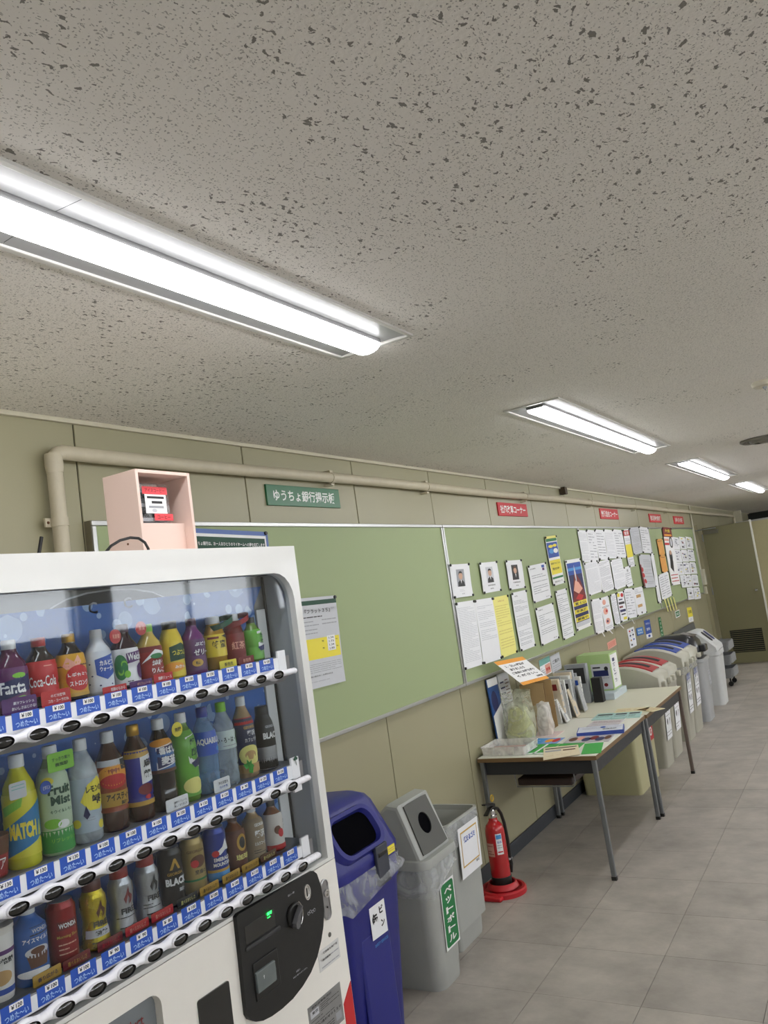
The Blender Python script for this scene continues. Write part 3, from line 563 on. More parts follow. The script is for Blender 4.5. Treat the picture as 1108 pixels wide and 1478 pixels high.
for i, (u, v, u2, v2) in enumerate(((222, 790, 242, 825), (264, 772, 296, 806), (338, 738, 370, 770), (424, 710, 440, 740))):
    p, q = onY(820+u/4.617, 740+v/4.617, BY-.012), onY(820+u2/4.617, 740+v2/4.617, BY-.02); d = .012
    MB(p).add([p+Vector((-d, 0, 0)), p+Vector((d, 0, 0)), q+Vector((d, 0, 0)), q+Vector((-d, 0, 0)), p+Vector((-d, .001, 0)), p+Vector((d, .001, 0)), q+Vector((d, .001, 0)), q+Vector((-d, .001, 0))], [(0, 3, 2, 1), (4, 5, 6, 7), (0, 1, 5, 4), (3, 7, 6, 2)], PAPER).build('paper_tag', None, '%s of the four white paper tags hanging from the lower edge of the third board' % ('leftmost', 'second', 'third', 'rightmost')[i], category='tag', group='paper tags on the board edge')
for i in range(4):
    p = onY(820+(640+i*20)/4.617, 740+(572-i*3)/4.617, BY-.012); q = p+Vector((.05, -.006, -.16))
    MB(p).add([p+Vector((-.02, 0, 0)), p+Vector((.02, 0, 0)), q+Vector((.02, 0, 0)), q+Vector((-.02, 0, 0)), p+Vector((-.02, .001, 0)), p+Vector((.02, .001, 0)), q+Vector((.02, .001, 0)), q+Vector((-.02, .001, 0))], [(0, 3, 2, 1), (4, 5, 6, 7)], PAPY).build('paper_tag', None, '%s of the four cream paper tags below the timetable sheet' % ('leftmost', 'second', 'third', 'rightmost')[i], category='tag', group='cream tags under the timetable sheet')
# ================================================================== VENDING MACHINE
VX0, VX1, VY, VYB, VT = .66, 1.875, 1.40, 2.185, 1.866
VO = Vector(((VX0+VX1)/2, (VY+VYB)/2, 0)); YW = 1.505
vm = thing('vending_machine', 'white drinks vending machine with rows of sample drinks behind glass', 'vending machine', VO)
zs = H-.669; wx0, wx1, wz0, wz1 = VX0+.03, 1.845, H-.672, H+.112
m = MB(VO)
o_ = rect_like(VX0, VX1, zs-.012, VT); i_ = rr(wx0, wx1, wz0, wz1, .085)
# inner opening: only the top corners are round
i_ = rr(wx0, wx1, wz0, wz1, .075, 5)
i_[12:18] = [(wx0, wz0)]*6; i_[18:24] = [(wx1, wz0)]*6
m.ring(o_, i_, 'y', VY, VY+.03, WHITE); m.build('display_frame', vm, bevel=.006)
CAB = mat('cabinet_grey', (176, 178, 180), .45, var=.02)
m = MB(VO); m.box((VX0+.004, YW+.02, .03), (VX1-.004, VYB, VT-.004), OFFW).box((VX0+.004, VY+.028, VT-.03), (VX1-.004, YW+.03, VT-.002), WHITE).box((VX0+.004, VY+.028, .03), (VX1-.004, YW+.03, zs-.01), OFFW)
m.box((wx1+.001, VY+.028, zs-.02), (VX1-.004, YW+.03, VT-.01), CAB).box((VX0+.004, VY+.028, zs-.02), (wx0-.001, YW+.03, VT-.01), CAB); m.build('cabinet', vm)
for x in (VX0+.08, VX1-.08):
    for y in (VY+.1, VYB-.1): MB(VO).lathe([(0, .03), (.012, .03), (.012, .012), (.032, .012)], BLACK, (x, y, 0), 12).build('foot', vm)
m = MB(VO); m.box((wx0, YW+.004, wz0), (wx1, YW+.02, wz1+.02), mat('inner_grey', (112, 113, 112), .35, var=.02)).box((wx0, VY+.03, wz1+.002), (wx1, YW+.01, wz1+.012), MATTE); m.build('display_back_panel', vm)
BD = m_bokeh()
m = MB(VO); m.add([(wx0+.002, YW, wz0), (1.792, YW, wz0), (1.792, YW, H+.03), (1.835, YW, H+.085), (wx0+.002, YW, H+.075), (wx0+.002, YW+.002, wz0), (1.792, YW+.002, wz0), (1.792, YW+.002, H+.03), (1.835, YW+.002, H+.085), (wx0+.002, YW+.002, H+.075)], [(0, 1, 2, 3, 4), (9, 8, 7, 6, 5), (1, 6, 7, 2), (3, 8, 9, 4), (2, 7, 8, 3)], BD).build('backdrop_sheet', vm)
m = MB(VO); m.box((1.796, YW-.004, wz0), (1.834, YW+.002, H+.02), PW).box((1.838, YW-.006, wz0), (1.843, YW+.002, wz1), BLACK); m.build('side_trim', vm, bevel=.001)
# dark oval emblem on the grey panel above the backdrop
def yfn(y, cx, cz): return lambda a, b, l: Vector((cx+a, y-.0006*l, cz+b))
m = MB(VO); cx, cz = 1.30, H+.062
m.flat([('e', .5, .5, .5, .5, PAPG, 1), ('e', .5, .5, .485, .46, INK, 2), ('e', .5, .5, .46, .42, MATTE, 3), ('t', 'C', .34, .40, .07, .26, INKG, .02, 5), ('t', 'C', .62, .36, .07, .26, INKG, .02, 5)], yfn(YW+.003, cx, cz), .36, .10); m.build('oval_emblem', vm)
# shelves, label strips, button rails
RAILZ = [H-.156, H-.440, H-.640]; BASE = [H-.116, H-.400, H-.606]
BX = [.9755+.0712*k for k in range(-3, 11)]
SHG = mat('shelf_grey', (120, 120, 122), .5); STR = mat('strip_white', (226, 228, 232), .4, var=.01); RWH = mat('rail_white', (236, 236, 242), .28, var=.01); BTN = mat('button_black', (14, 14, 15), .12, var=.05, coat=.6)
PRICE = [[100]*6+[130, 100, 130, 100, 100, 100, 100, 100], [130]*5+[100, 100, 100, 100, 130, 130, 90, 130, 130], [120, 120, 120, 100, 100, 90, 90, 80, 100, 100, 100, 110, 110, 110]]
PRICE[0] = [100]*9+[130, 130, 100, 100, 100]
BL2 = mat('label_blue', (34, 82, 180), .4, var=.02)
LBM = {}
btm = None; railm = []
for r in range(3):
    z = RAILZ[r]; zb = BASE[r]
    m = MB(VO); m.box((wx0+.004, VY+.012, zb-.006), (1.80, YW-.004, zb), SHG); m.prism([(VY+.012, zb-.040), (VY+.030, zb-.040), (VY+.016, zb+.001), (VY+.010, zb+.001)], 'x', wx0+.004, 1.80, SHG)
    m.prism([(VY-.014, z-.004), (VY+.014, z-.026), (VY+.018, z+.003), (VY-.012, z+.003)], 'x', wx0+.02, 1.77, SHG)
    sh = m.build('shelf', vm)
    m = MB(VO); m.box((wx0+.01, VY+.001, z+.006), (1.772, VY+.009, zb+.0), STR); m.box((1.74, VY+.0, z-.03 if r == 1 else z), (1.772, VY+.006, zb+.018), STR); m.build('label_strip', sh)
    m = MB(VO); rings = []
    xx = wx0+.03; ringsx = []
    while xx < 1.776: ringsx.append(xx); xx += .0712/10
    for q, xx in enumerate(ringsx):
        ph = (xx-BX[0])/.0712*2*math.pi; bmp = (math.cos(ph)*.5+.5)**1.2 if xx < 1.725 else 0
        rz = .0080+.0076*bmp; ry = .011+.002*bmp
        rings.append([Vector((xx, VY-.022+ry*math.cos(a), z+rz*math.sin(a))) for a in [2*math.pi*j/14 for j in range(14)]])
    for e, s_ in ((0, -1), (-1, 1)):
        c = sum(rings[e], Vector())/14; rg = [c+(p-c)*.6+Vector((s_*.005, 0, 0)) for p in rings[e]]
        rings.insert(0, rg) if e == 0 else rings.append(rg)
    m.loft(rings, RWH); rail = m.build('button_rail', vm, sharp=60)
    for k, bxx in enumerate(BX):
        if btm is None:
            bm = MB()
            rg = []
            for d, f in ((.003, 1.0), (-.002, 1.0), (-.004, .92), (-.001, .86), (-.0035, .6), (-.0045, .2)):
                rg.append([Vector((.0225*f*math.cos(a), d, .0115*f*math.sin(a))) for a in [2*math.pi*j/20 for j in range(20)]])
            bm.loft(rg[2:], BTN, True, (False, True)); bm.loft(rg[:3], mat('button_rim', (225, 225, 230), .3), True, (False, False))
            btm = bm.build('button', rail); o = btm
        else: o = share(btm, 'button', rail)
        o.location = (bxx-VO.x, VY-.0345-VO.y, z)
        pr_ = PRICE[r][k]
        if pr_ not in LBM:
            lm = MB(); f0 = yfn(-.0005, 0, 0)
            lm.box((-.0290, 0, -.0155), (.0290, .001, .0155), BL2)
            lm.flat([('r', .27, .04, .74, .40, PW, 1), ('t', '￥%d' % pr_ if pr_ > 99 else '￥ %d' % pr_, .505, .22, .38, .24, INK, .03, 2), ('t', 'つめた〜い', .5, .70, .80, .36, SKY if False else mat('label_pale', (176, 208, 244), .5, var=.01), .015, 1)], f0, .058, .031)
            LBM[pr_] = lm.build('price_label', sh); o = LBM[pr_]
        else: o = share(LBM[pr_], 'price_label', sh)
        o.location = (bxx+.003-VO.x, VY+.0005-VO.y, (z+.010+zb)/2+.003)
# lower door
m = MB(VO); lw = [(1.02, 1.225, H-.93, H-.722)]
x0, x1, z0, z1 = lw[0]
m.ring(rect_like(VX0, VX1, .10, zs-.014), rr(.80, 1.225, .78-.14, H-.728, .03), 'y', VY, VY+.03, OFFW); m.build('lower_door', vm, bevel=.005)
m = MB(VO); gp = mat('panel_glass_grey', (120, 126, 130), .15, var=.04); m.box((.79, VY+.02, .63), (1.235, VY+.028, H-.72), gp)
m.flat([('t', 'ENERGY SAVING Product', .62, .10, .62, .07, MAR, .01)], yfn(VY+.0195, 1.01, .79), .42, .30); m.build('product_window', vm)
m = MB(VO); m.box((VX0+.01, VY+.01, .03), (VX1-.01, VY+.03, .10), MATTE); m.build('kick_plate', vm)
m = MB(VO); m.box((1.83, VY-.0012, H-1.14), (VX1-.002, VY+.0, H-1.045), RED); m.prism([(1.83, H-1.045), (VX1-.002, H-1.045), (VX1-.002, H-1.005)], 'y', VY-.0012, VY, RED); m.build('red_corner_sticker', vm)
# coin panel
def c6(a, b): p = onY(230+a/3.82, 1200+b/3.82, VY); return (p.x, p.z)
outl = [c6(*p) for p in ((418, 452), (560, 370), (700, 290), (830, 218), (848, 232), (866, 285), (880, 350), (888, 430), (884, 520), (872, 600), (850, 690), (815, 775), (770, 850), (715, 920), (655, 975), (600, 1015), (550, 1040), (510, 1046), (478, 1035), (463, 1010), (450, 900), (430, 700), (412, 540), (404, 470))][::-1]
CP = mat('coin_panel_black', (20, 20, 20), .5, var=.12, scale=60)
m = MB(VO); m.prism(outl, 'y', VY-.012, VY, CP); cp = m.build('coin_panel', vm, bevel=.003)
def c6q(p, y=VY-.012): q = onY(230+p[0]/3.82, 1200+p[1]/3.82, y); return Vector((q.x, q.y, q.z))
def inset(name, q, d, mt, par, bev=.002, mk='out'):
    pts = [c6q(p) for p in q]; x0 = (pts[0].x+pts[3].x)/2; x1 = (pts[1].x+pts[2].x)/2; z1 = (pts[0].z+pts[1].z)/2; z0 = (pts[3].z+pts[2].z)/2
    MB(VO).box((x0, VY-.012-d, z0), (x1, VY-.0119, z1), mt).build(name, par, bevel=bev); return x0, x1, z0, z1
DK = mat('display_dark', (12, 14, 14), .15, coat=.5)
x0, x1, z0, z1 = inset('display_window', [(468, 530), (630, 420), (640, 530), (475, 620)], .001, DK, cp)
LEDM = mat('led_green', (40, 235, 90), .5, emit=2.5)
cc = c6q((601, 458)); m = MB(VO); m.flat([('t', '売切', .5, .28, .9, .5, LEDM, .03), ('t', '釣銭', .35, .8, .6, .2, LEDM)], yfn(VY-.0135, cc.x, cc.z), .020, .016); m.build('led_sign', cp)
inset('display_lip', [(470, 635), (660, 525), (665, 545), (478, 655)], .004, mat('lip_grey', (52, 52, 54), .4), cp)
x0, x1, z0, z1 = inset('bill_slot_frame', [(510, 730), (650, 640), (662, 850), (535, 935)], .003, BLACK, cp)
inset('bill_slot', [(520, 775), (625, 710), (635, 825), (530, 890)], .009, mat('bill_slot_clear', (96, 104, 104), .15, var=.1, coat=.4), cp)
cc = c6q((575, 800), VY-.0215); m = MB(VO); m.flat([('p', [(.4, 0), (.6, 0), (.6, .5), (.8, .5), (.5, 1), (.2, .5), (.4, .5)], INKL)], yfn(VY-.0218, cc.x, cc.z), .008, -.009); m.build('arrow_mark', cp)
cc = c6q((742, 460)); m = MB(VO)
Mx = Matrix.Rotation(math.pi/2, 3, 'X')
m.lathe([(.0, .027), (.003, .030), (.007, .028), (.008, .024), (.004, .022)], BLACK, (cc.x, VY-.012, cc.z), 28, M=Mx); m.build('return_dial', cp)
m = MB(VO); a = math.radians(50); ca, sa = math.cos(a), math.sin(a)
lv = [(-.030, -.008), (-.022, -.012), (-.005, -.006), (.022, -.001), (.024, .002), (0, .006), (-.022, .006), (-.030, .0)]
lv = [(cc.x+p[0]*ca-p[1]*sa, cc.z+p[0]*sa+p[1]*ca) for p in lv]
m.prism(lv, 'y', VY-.032, VY-.018, mat('lever_grey', (92, 92, 94), .35)); m.build('return_lever', cp, bevel=.002)
m = MB(VO); m.tube([(cc.x+.027*math.cos(t), VY-.019, cc.z+.032*math.sin(t)) for t in [math.radians(-60+10*q) for q in range(13)]], .0012, CHROME, 6); m.build('dial_edge', cp)
cc = c6q((812, 335)); m = MB(VO); m.loft([[Vector((cc.x+.0125*f*math.cos(t), VY-.012-d, cc.z+.0185*f*math.sin(t))) for t in [2*math.pi*j/20 for j in range(20)]] for d, f in ((0, 1.1), (.003, 1.05), (.003, .85), (.001, .8))], CHROME).box((cc.x-.0018, VY-.0135, cc.z-.010), (cc.x+.0018, VY-.0125, cc.z+.010), BLACK); m.build('coin_slot', cp)
cc = c6q((838, 442)); m = MB(VO)
for q in range(4): m.lathe([(0, .0042), (.0008, .0042)], INKG, (cc.x-.013+q*.0085, VY-.012, cc.z+.002*math.sin(q*2)), 10, M=Mx).lathe([(.0007, .0030), (.001, .0030)], CP, (cc.x-.013+q*.0085, VY-.012, cc.z+.002*math.sin(q*2)), 10, M=Mx)
m.build('coin_symbols', cp)
m = MB(VO)
cc = c6q((722, 345)); m.flat([('t', '返却レバー・釣銭', .5, .5, 1, 1, INKL)], yfn(VY-.0125, cc.x, cc.z), .026, .005)
cc = c6q((772, 770)); m.flat([('t', 'お願い', .38, .2, .28, .26, INKL), ('t', 'お札は一枚ずつ入れてください。', .5, .72, 1, .22, INKL)], yfn(VY-.0125, cc.x, cc.z), .058, .017); m.build('panel_lettering', cp)
# key lock, small lock, stickers
p = onY(469, 1298, VY); m = MB(VO)
def stad(rx, rz, cx, cz, y, n=10):
    s = rz-rx; return [Vector((cx+rx*math.cos(t), y, cz+s+rx*math.sin(t))) for t in [math.pi*j/n for j in range(n+1)]]+[Vector((cx-rx*math.cos(t), y, cz-s-rx*math.sin(t))) for t in [math.pi*j/n for j in range(n+1)]]
KG = mat('key_plate_metal', (168, 168, 170), .3, .85)
m.loft([stad(.0155, .052, p.x, p.z, VY-.0001), stad(.0155, .052, p.x, p.z, VY-.005), stad(.0135, .05, p.x, p.z, VY-.006), stad(.012, .048, p.x, p.z, VY-.003)], KG); kp = m.build('key_plate', vm)
m = MB(VO); m.lathe([(0, .010), (.006, .010), (.006, .006), (.003, .006)], CHROME, (p.x, VY-.004, p.z+.016), 16, M=Mx); m.lathe([(0, .0022), (.002, .0022)], BLACK, (p.x, VY-.004, p.z-.02), 8, M=Mx); m.build('key_cylinder', kp)
p = onY(475.5, 1349, VY); m = MB(VO); m.lathe([(0, .0062), (.0015, .0058)], mat('plug_grey', (96, 94, 88), .5), (p.x, VY, p.z), 14, M=Mx); m.build('lock_plug', vm)
def vsticker(name, q, items, base):
    P = [onY(230+a/3.82, 1200+b/3.82, VY) for a, b in q]; x0 = (P[0].x+P[3].x)/2; x1 = (P[1].x+P[2].x)/2; z1 = (P[0].z+P[1].z)/2; z0 = (P[3].z+P[2].z)/2
    m = MB(VO); m.box((x0, VY-.0008, z0), (x1, VY-.0001, z1), base); m.flat(items, yfn(VY-.0009, (x0+x1)/2, (z0+z1)/2), x1-x0, z1-z0); m.build(name, vm)
vsticker('notice_sticker', [(868, 655), (985, 600), (998, 700), (885, 770)], [('t', '食品衛生責任者', .55, .18, .7, .11, INK), ('t', '株式会社', .35, .5, .4, .11, INK), ('l', .3, .4, .95, .6, 1, INKG), ('l', .1, .75, .95, .95, 1, INKG)], mat('sticker_white', (214, 214, 212), .4))
vsticker('information_plate', [(820, 968), (995, 830), (1018, 1050), (835, 1190)], [('t', '飲料自動販売機', .4, .07, .6, .06, INK), ('r', .05, .14, .3, .32, INKL), ('t', '東京', .18, .2, .18, .08, INK), ('l', .35, .13, .93, .33, 4, INK), ('l', .05, .38, .95, .52, 3, INK), ('t', 'お問い合わせ０１２０', .5, .57, .85, .07, INK, .03), ('l', .05, .65, .7, .95, 5, INK), ('r', .76, .68, .93, .88, INKG)], mat('plate_grey', (146, 146, 146), .35, .4))
p0 = c6(205, 935); p1 = c6(372, 822); p2 = c6(397, 1055)
m = MB(VO); m.loft([[Vector((a, y, b)) for a, b in rr(p0[0], p1[0]+.002, p2[1]-.06, (p0[1]+p1[1])/2, .006, 3)] for y in (VY-.0001, VY-.004)], DK); m.build('card_reader_window', vm, bevel=.001)
GL = m_glass()
m = MB(VO); m.box((wx0+.001, VY+.0185, wz0), (wx1-.001, VY+.0205, wz1), GL).build('display_glass', vm)
# ------------------------------------------------------------------ sample drinks
YB = 1.46
CLEAR = m_film('clear_plastic', (200, 215, 225), .45, .12, .1, 12); MATS['clear_plastic'] = CLEAR
def liquid(name, col): return mat('drink_'+name, col, .16, var=.06, scale=40, coat=.5)
PROF = {
 'small': ([(0, .9), (.02, 1), (.30, 1), (.33, .95), (.36, 1), (.56, 1), (.68, .9), (.78, .58), (.84, .45), (.87, .45)], .85, .43),
 'tall': ([(0, .9), (.02, 1), (.22, 1), (.24, .94), (.26, 1), (.62, 1), (.72, .9), (.82, .58), (.88, .42), (.91, .42)], .885, .44),
 'square': ([(0, .92), (.02, 1), (.66, 1), (.72, .95), (.82, .55), (.87, .42), (.91, .42)], .885, .44),
 'can': ([(0, .82), (.05, 1), (.90, 1), (.97, .84), (1, .84), (1, .78), (.985, .76)], None, 0),
 'bottlecan': ([(0, .85), (.03, 1), (.62, 1), (.74, .86), (.84, .66), (.86, .66)], .84, .62),
 'flare': ([(0, .95), (.04, 1.06), (.30, .86), (.40, .82), (.60, .96), (.72, .92), (.80, .72), (.82, .70)], .80, .68),
 'cup': ([(0, .78), (.03, .8), (.92, 1), (.95, 1.05), (1, 1.05), (1, .95)], None, 0)}
CNT = {}
def drink(name, label, row, x, kind, h, r, body, cap, sleeve, s0, s1, items, extra=None):
    base = BASE[row]; t = thing(name, label, 'drink', (x, YB, base), 'sample drinks on the %s display shelf' % ('top', 'middle', 'bottom')[row], rz=-.42)
    prof, cv, cr = PROF[kind]
    m = MB(); m.lathe([(z*h, q*r) for z, q in prof], body, seg=22); m.build('body', t, sharp=50)
    if cv:
        m = MB(); m.lathe([(cv*h, cr*r), (cv*h+.001, cr*r*1.04), (h-.002, cr*r*1.02), (h, cr*r*.92)], cap, seg=22); m.build('cap', t, sharp=50)
    elif kind == 'can':
        m = MB(); m.lathe([(.99*h, .77*r), (1.0*h, .8*r), (1.005*h, .86*r), (1.0*h, .86*r)], ALU, seg=20).lathe([(.988*h, .001), (.99*h, .77*r)], ALU, seg=20, caps=(False, False)); m.build('can_rim', t)
    if sleeve:
        m = MB()
        # sleeve follows the body profile
        zs_ = sorted({s0, s1, *[z for z, q in prof if s0 < z < s1]})
        def rad(z):
            for (a, b), (c, d) in zip(prof, prof[1:]):
                if a <= z <= c and c > a: return b+(d-b)*(z-a)/(c-a)
            return prof[-1][1]
        m.lathe([(z*h, rad(z)*r+.0006) for z in zs_], sleeve, seg=26, caps=(False, False))
        hh = (s1-s0)*h; zc = (s0+s1)/2*h
        def fn(a, b, l):
            z = max(s0, min(s1, (zc+b)/h)); q = rad(z)*r+.0007+.00035*l; an = a/r
            return Vector((q*math.sin(an), -q*math.cos(an), zc+b))
        its = []
        m.curved = True; m.flat(items, fn, r*2.6, hh); m.build('printed_sleeve', t, sharp=60)
    if extra: extra(t, h, r)
    return t
def card(name, x, row, w, h, base, items, dz=0, y=None, tiltx=0, lift=None):
    """printed card or base cup front held on the shelf edge; part of the vending machine"""
    y = YB-.034 if y is None else y
    z = BASE[row]+dz; m = MB(VO); m.loft([[Vector((a, yy, b)) for a, b in rr(x-w/2, x+w/2, z, z+h, min(w, h)*.12, 2)] for yy in (y, y-.0012)], base, smooth=False)
    m.flat(items, yfn(y-.0014, x, z+h/2), w, h); return m.build(name, vm)
def disc(x, z, r, col, items, y=YB-.036):
    m = MB(VO); m.lathe([(0, r), (.0012, r)], col, (x, y, z), 20, M=Mx); m.flat(items, yfn(y-.0016, x, z), 2*r, 2*r); m.build('round_tag', vm)
CAPW = mat('cap_white', (222, 224, 226), .4); CAPR = mat('cap_red', (176, 28, 34), .35); CAPG = mat('cap_gold', (190, 144, 44), .3, .5); CAPD = mat('cap_purple', (66, 22, 52), .35); CAPL = mat('cap_lime', (128, 196, 40), .35); CAPK = mat('cap_black', (26, 26, 28), .3); CAPB = mat('cap_blue', (30, 44, 140), .35)
COLA = liquid('cola', (28, 14, 12)); TEA = liquid('tea', (64, 32, 18)); GTEA = liquid('green_tea', (104, 140, 56)); GRAPE = liquid('grape', (84, 20, 66)); WHT = mat('bottle_white', (214, 218, 224), .3, coat=.4)
SLV = mat('sleeve_silver', (176, 178, 182), .3, .7, var=.08, bump=.3, bscale=120); FIREG = mat('can_gold', (204, 184, 44), .28, .6, var=.1, bump=.3, bscale=120); CANR = mat('can_red', (150, 26, 32), .3, .3); CANK = mat('can_black', (26, 26, 26), .3, .2); CANG = mat('can_cream_gold', (170, 148, 92), .35, .4); CANB = mat('can_blue', (34, 60, 150), .3, .3)
YEB = liquid('yellow', (206, 204, 40)); MISTG = liquid('mist', (168, 196, 150)); BEI = liquid('beige', (176, 150, 114)); LBR = liquid('latte_brown', (122, 74, 46)); APL = liquid('apple', (196, 168, 84)); CIT = mat('can_citrus', (226, 196, 60), .35, .2, var=.25, scale=30); ZER = liquid('jelly', (110, 50, 110)); HON = liquid('honey', (170, 128, 30)); DRD = liquid('dark_red', (110, 26, 26)); LEM = m_film('lemon_water', (206, 216, 222), .62, .12, .2, 14); MATS['lemon_water'] = LEM; AQ = m_film('sport_water', (130, 165, 205), .6, .12, .2, 14); SKYM = mat('label_aqua', (36, 84, 190), .3)
h1, h2, h3 = .140, .206, .138
drink('drink_bottle', 'purple grape soda bottle with white cap, leftmost of the top shelf', 0, .996, 'small', h1, .031, GRAPE, CAPW, mat('sleeve_purple', (96, 34, 96), .35), .10, .62, [('e', .62, .22, .16, .07, LIME), ('e', .65, .82, .14, .06, LIME), ('p', [(.1, .4), (.9, .2), (.92, .62), (.1, .85)], NAVY, 2), ('t', 'Fanta', .46, .52, .58, .32, PW, .03, 4)])
drink('drink_bottle', 'dark cola bottle with red cap and red label', 0, 1.062, 'small', h1*.98, .031, COLA, CAPR, mat('sleeve_red', (190, 28, 38), .35), .16, .66, [('t', 'Coca-Cola', .46, .58, .66, .30, PW, .01), ('e', .2, .2, .05, .07, CAPR), ('l', .5, .1, .8, .2, 1, PINK)])
drink('drink_bottle', 'yellow and brown vitamin drink bottle with gold cap', 0, 1.134, 'small', h1*.98, .030, COLA, CAPG, mat('sleeve_amber', (214, 160, 36), .35), .06, .70, [('r', 0, 0, 1, .30, BRN), ('p', [(.2, .28), (.32, .08), (.5, .2), (.62, .04), (.7, .2), (.6, .34), (.3, .36)], PINK, 2), ('e', .6, .58, .34, .30, RED, 3), ('t', 'トデカミン', .6, .52, .56, .14, PW, .03, 4), ('t', 'ストロング', .6, .70, .5, .13, PW, .03, 4), ('r', 0, .92, 1, 1, GOLD, 3)])
drink('drink_bottle', 'white milky water bottle with white cap beside a red tag', 0, 1.205, 'small', h1*.99, .029, WHT, CAPW, mat('sleeve_pale', (206, 212, 222), .35), .05, .66, [('p', [(.3, .2), (.9, .08), (.92, .55), (.6, .72), (.32, .58)], BLUE, 2), ('t', 'カルピス', .64, .30, .44, .13, PW, .03, 4), ('t', 'ウォーター', .64, .45, .44, .12, PW, .03, 4), ('e', .15, .3, .03, .02, NAVY), ('e', .2, .6, .03, .02, NAVY), ('e', .1, .8, .03, .02, NAVY), ('e', .4, .85, .03, .02, NAVY), ('e', .75, .85, .03, .02, NAVY)])
drink('drink_bottle', 'grape juice bottle with white fruit label and dark cap', 0, 1.278, 'small', h1*1.02, .030, liquid('deep_grape', (40, 12, 24)), CAPD, mat('sleeve_fruit', (226, 224, 226), .35), .06, .62, [('e', .25, .5, .2, .35, GREEN), ('e', .35, .42, .08, .1, LIME, 3), ('e', .25, .62, .08, .1, LIME, 3), ('e', .42, .7, .08, .1, LIME, 3), ('p', [(.42, .14), (.98, .08), (.98, .34), (.44, .42)], PURP, 3), ('t', "Welch's", .7, .24, .5, .2, PW, .03, 5), ('e', .85, .65, .15, .22, PURP, 3), ('l', .4, .85, .9, .95, 1, INK)])
drink('drink_bottle', 'apple drink bottle with lime green cap and red label', 0, 1.350, 'small', h1*.97, .029, APL, CAPL, mat('sleeve_apple', (150, 36, 34), .35), .06, .62, [('r', 0, 0, 1, .16, MAR), ('p', [(.1, .5), (.55, .1), (.95, .2), (.95, .3), (.5, .3)], PW, 2), ('t', '純粋', .62, .5, .38, .16, PW, .02, 4), ('t', 'りんご', .62, .72, .42, .16, PW, .02, 4), ('e', .6, .3, .2, .08, GREEN, 4)])
drink('drink_can', 'citrus bottle can in yellow and green with a black lid', 0, 1.420, 'bottlecan', h1*.97, .028, CIT, CAPK, CIT, .04, .62, [('p', [(.3, .12), (.7, .02), (.95, .15), (.95, .5), (.3, .55)], DKG, 2), ('t', 'つぶつぶ', .63, .3, .5, .16, YEL, .02, 4), ('e', .4, .72, .36, .14, ORA, 3), ('t', 'みかん', .6, .72, .36, .1, PW, .02, 5)])
drink('drink_bottle', 'violet jelly drink bottle with purple cap and white characters', 0, 1.493, 'small', h1*.97, .029, ZER, CAPD, mat('sleeve_violet', (84, 40, 92), .35), .06, .62, [('t', 'ぶどう', .62, .16, .44, .12, PW, .03), ('t', 'ゼリー', .64, .42, .56, .2, PW, .03), ('e', .45, .75, .18, .12, GOLD), ('t', '粒', .45, .75, .14, .1, INK, .02, 4)])
drink('drink_can', 'honey yellow drink under a dark green ring card', 0, 1.570, 'bottlecan', h1*.95, .028, HON, CAPW, mat('sleeve_yellow', (226, 200, 52), .35), .24, .66, [('t', '蜂蜜', .5, .45, .5, .35, INK), ('r', .1, .1, .5, .2, MAR), ('p', [(.6, .1), (.9, .0), (.9, .25)], INK, 3)])
drink('drink_can', 'dark red drink under the red ring card on the top shelf', 0, 1.642, 'bottlecan', h1*.95, .028, DRD, CAPW, mat('sleeve_darkred', (128, 30, 34), .35), .1, .62, [('t', '紅茶', .5, .45, .5, .3, PINK), ('e', .5, .75, .3, .1, MAR)])
drink('drink_bottle', 'green tea bottle at the right end of the top shelf', 0, 1.716, 'small', h1*.84, .027, GTEA, CAPK, mat('sleeve_green', (104, 178, 60), .35), .05, .72, [('p', [(.55, .08), (.95, .04), (.95, .62), (.55, .66)], PW, 2), ('t', '綾', .75, .22, .2, .14, DKG, .02, 4), ('t', '鷹', .75, .42, .2, .14, DKG, .02, 4), ('p', [(.5, .6), (.9, .54), (.8, .72), (.6, .74)], NAVY, 5)])
# middle shelf
drink('drink_cup', 'red and brown chocolate cup, leftmost thing on the middle shelf', 1, .925, 'cup', .074, .030, BRN, None, mat('sleeve_cocoa', (150, 30, 36), .4), .05, .9, [('r', 0, 0, 1, .4, BRN), ('t', 'ココア', .5, .65, .6, .3, PW)])
drink('drink_bottle', 'yellow soda bottle with a slanted blue band and white cap', 1, .990, 'tall', h2, .031, YEB, CAPW, mat('sleeve_match', (214, 208, 44), .35), .10, .66, [('p', [(.0, .55), (1, .12), (1, .72), (0, 1)], mat('match_blue', (30, 120, 176), .4), 2), ('p', [(.0, .2), (.5, .05), (.45, .2), (.05, .34)], LIME, 3), ('t', 'MATCH', .46, .58, .60, .26, YEL, .06, 4)])
drink('drink_bottle', 'green and white fruit mist bottle under a green speech card', 1, 1.064, 'tall', h2, .031, MISTG, CAPW, mat('sleeve_mist', (188, 208, 178), .35), .03, .80, [('t', 'Fruit', .58, .26, .56, .12, DKG, .04), ('t', 'Mist', .6, .39, .5, .11, DKG, .04), ('t', 'キウイ＆レモン', .6, .52, .56, .04, DKG, .02), ('r', 0, .74, 1, 1, mat('mist_green', (46, 150, 60), .4), 2), ('e', .35, .66, .2, .06, LIME, 3), ('e', .6, .68, .14, .05, PW, 4), ('t', 'リフレッシュ', .6, .86, .6, .05, LIME, .02, 5), ('e', .3, .15, .15, .05, YEL, 3)])
